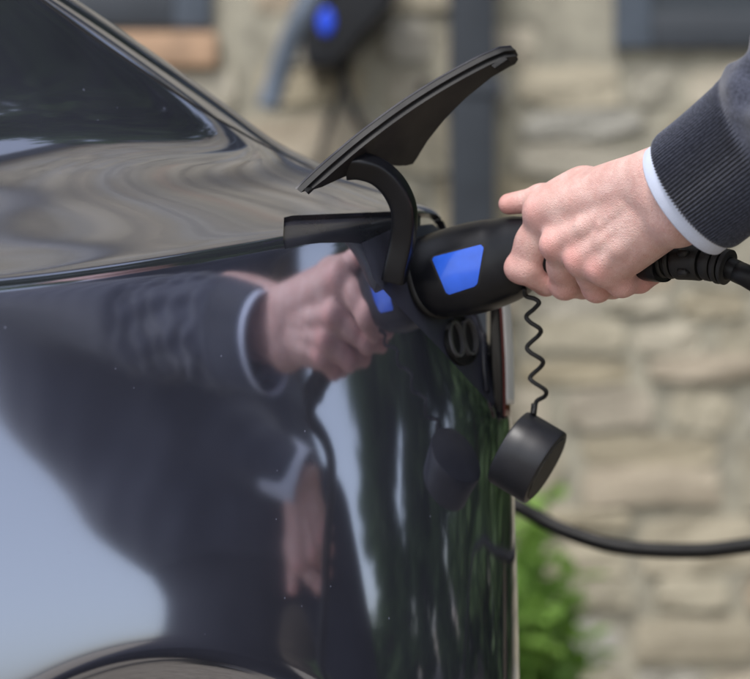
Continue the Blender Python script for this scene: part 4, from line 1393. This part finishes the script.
# ------------------------------------------------------------------ leafy plant at the foot of the wall
def mat_leaf(name, a, b):
    t = NT(name); co = t.coord(); oi = t.noise(7, 3, 0.6, co); n2 = t.noise(30, 3, 0.6, co)
    r = t.ramp(t.mix(0.4, oi.outputs[0], n2.outputs[0]), [(0.35, a), (0.65, b)])
    t.l(r.outputs[0], t.b.inputs['Base Color']); t.set(Roughness=0.55)
    tr = t.n('ShaderNodeBsdfTranslucent'); t.l(r.outputs[0], tr.inputs['Color'])
    mx = t.n('ShaderNodeMixShader'); mx.inputs[0].default_value = 0.42
    t.l(t.b.outputs[0], mx.inputs[1]); t.l(tr.outputs[0], mx.inputs[2]); t.l(mx.outputs[0], t.out.inputs[0])
    return t.m
M['leaf_bright'] = mat_leaf('fresh_green_leaf', (0.16, 0.32, 0.055), (0.32, 0.50, 0.13))
M['leaf_dark'] = mat_leaf('tree_leaf', (0.055, 0.105, 0.036), (0.12, 0.19, 0.065))
M['bark'] = plain('bark', (0.09, 0.07, 0.05), 0.95, var=0.4, scale=8, bump=0.8, bscale=30, bdist=0.02)
plant = empty('leafy_plant', pt(546, 700, 4.35))
plant.location.z = 0
tag(plant, 'bright green leafy plant growing at the foot of the stone wall', 'plant')
pr_ = random.Random(5)
V, F = [], []
def leaf(V, F, p, d, n, L, W):
    d = d.normalized(); s = d.cross(n).normalized(); n = s.cross(d)
    b = len(V)
    for q in (p, p + d * L * 0.35 + s * W - n * 0.15 * W, p + d * L * 0.35 + n * 0.1 * W, p + d * L * 0.35 - s * W - n * 0.15 * W, p + d * L * 0.75 + s * W * 0.65 - n * L * 0.12, p + d * L * 0.75 - s * W * 0.65 - n * L * 0.12, p + d * L - n * L * 0.28):
        V.append(tuple(q))
    F += [(b, b + 1, b + 2), (b, b + 2, b + 3), (b + 1, b + 4, b + 6, b + 2), (b + 2, b + 6, b + 5, b + 3)]
for i in range(14):
    bx, by = pr_.uniform(0.20, 0.42), pr_.uniform(4.15, 4.6)
    top = Vector((bx + pr_.uniform(-0.07, 0.06), by + pr_.uniform(-0.05, 0.05), pr_.uniform(0.30, 0.60) * (1.0 if bx < 0.36 else 0.75)))
    st = catmull([(bx, by, 0), (bx * 0.6 + top.x * 0.4, by, top.z * 0.5), top], 10)
    v, f = tube(st, 0.004, 6); mesh_obj('stem', v, f, M['leaf_bright'], plant)
    for q in st[2:]:
        for _ in range(4):
            dd = Vector((pr_.uniform(-1, 1), pr_.uniform(-1, 1), pr_.uniform(0.0, 0.9)))
            leaf(V, F, Vector(q), dd, Vector((0, 0, 1)) + dd * 0.1, pr_.uniform(0.05, 0.095), pr_.uniform(0.018, 0.032))
o = mesh_obj('foliage', V, F, M['leaf_bright'], plant); o['kind'] = 'stuff'

# ------------------------------------------------------------------ trees and hedge around the yard (mirrored in the paint)
def tree(name, base, trunk_h, cen, rad, n, seed, label, leaf_s=0.17, group=None, clumps=38):
    r = random.Random(seed)
    t_ = empty(name, base)
    tag(t_, label, 'tree' if 'tree' in name else 'shrub', group)
    base = Vector(base); cen = Vector(cen); rad = Vector(rad)
    parts = []
    tp = catmull([base, base.lerp(cen, 0.35) + Vector((r.uniform(-.2, .2), r.uniform(-.2, .2), 0)), base.lerp(cen, 0.7), cen + Vector((0, 0, rad.z * 0.5))], 16)
    rr = np.linspace(0.035 * (cen.z + rad.z), 0.02, 16)
    parts.append(loft(tp, rr, rr, n=10))
    cl = []
    for i in range(clumps):
        while True:
            q = Vector((r.uniform(-1, 1), r.uniform(-1, 1), r.uniform(-1, 1)))
            if 0.25 < q.length < 1: break
        c = cen + Vector((q.x * rad.x, q.y * rad.y, q.z * rad.z))
        cl.append((c, r.uniform(0.16, 0.30) * (rad.x + rad.z) * 0.5))
        if i < 14:
            s0 = Vector(tp[r.randrange(6, 15)])
            m_ = s0.lerp(c, 0.5) + Vector((0, 0, -0.1 * rad.z))
            parts.append(loft(catmull([s0, m_, c], 8), np.linspace(0.05, 0.012, 8), np.linspace(0.05, 0.012, 8), n=6))
    v, f = join_vf(parts)
    mesh_obj('trunk', v, f, M['bark'], t_)
    V = []; F = []
    for i in range(int(n * 1.45)):
        c, cr = cl[r.randrange(len(cl))]
        q = Vector((r.gauss(0, 1), r.gauss(0, 1), r.gauss(0, 1))).normalized() * cr * r.random() ** 0.45
        p = c + q
        d = Vector((r.uniform(-1, 1), r.uniform(-1, 1), r.uniform(-0.8, 0.5))).normalized()
        nn = Vector((r.uniform(-1, 1), r.uniform(-1, 1), r.uniform(0.2, 1))).normalized()
        s = d.cross(nn).normalized() * leaf_s * r.uniform(0.24, 0.38); d = d * leaf_s * r.uniform(0.8, 1.4)
        b = len(V); nn = s.cross(d).normalized() * leaf_s * 0.16
        V += [tuple(p), tuple(p + d * 0.38 + s + nn), tuple(p + d), tuple(p + d * 0.38 - s + nn)]
        F += [(b, b + 1, b + 2), (b, b + 2, b + 3)]
    o = mesh_obj('crown', V, F, M['leaf_dark'], t_, smooth=False); o['kind'] = 'stuff'
    return t_
G = 'trees across the yard'
T_ = [((9.2, -0.9, 0), (6.6, 1.8, 9.6), (4.6, 4.2, 4.6), 15000, 'tallest dark green tree, its crown mirrored in the upper car panel', 0.42, 80),
      ((9.5, 3.4, 0), (9.2, 3.6, 4.0), (2.4, 2.0, 3.0), 7000, 'middle-height broad tree beside the tallest one', 0.30, 50),
      ((7.2, 7.2, 0), (7.0, 7.0, 4.6), (2.8, 2.2, 4.2), 8000, 'wide tree standing past the corner of the house', 0.32, 55),
      ((4.4, 6.4, 0), (4.3, 6.3, 3.6), (1.6, 1.5, 3.3), 7000, 'narrow tree close beside the gable of the house', 0.26, 46),
      ((11.4, 2.2, 0), (11.3, 2.2, 2.7), (0.9, 0.75, 2.3), 3600, 'slim young tree in front of the open sky', 0.24, 40)]
for i, (b_, c_, r_, n__, lab, ls, cl_) in enumerate(T_):
    tree('broadleaf_tree', b_, 2, c_, r_, n__, 1 + i, lab, ls, G, cl_)
tree('garden_shrub', (2.0, 4.45, 0), 0.2, (2.0, 4.5, 1.5), (0.75, 0.35, 1.6), 5000, 31, 'out-of-view dark shrub added by the house wall to darken reflections in the tail corner, taller than the row of shrubs', 0.13, 'shrubs along the yard edge', 40)  # added out of view so the car corner mirrors something dark
for i, (bx, by, hgt) in enumerate(((3.6, 4.7, 1.9), (5.2, 4.8, 1.7), (6.9, 4.2, 1.55), (7.8, 2.9, 1.4), (8.0, 1.7, 1.15), (8.3, 0.6, 0.95))):
    tree('garden_shrub', (bx, by, 0), 0.2, (bx, by, hgt * 0.5), (0.95, 0.95, hgt * 0.55), 3000, 10 + i,
         ('tallest garden shrub, next to the house corner', 'second tallest garden shrub in the row', 'third garden shrub in the row from the house', 'chest high garden shrub where the row bends', 'waist high garden shrub below the tallest tree', 'lowest garden shrub at the open end of the row')[i], 0.15, 'shrubs along the yard edge', 30)
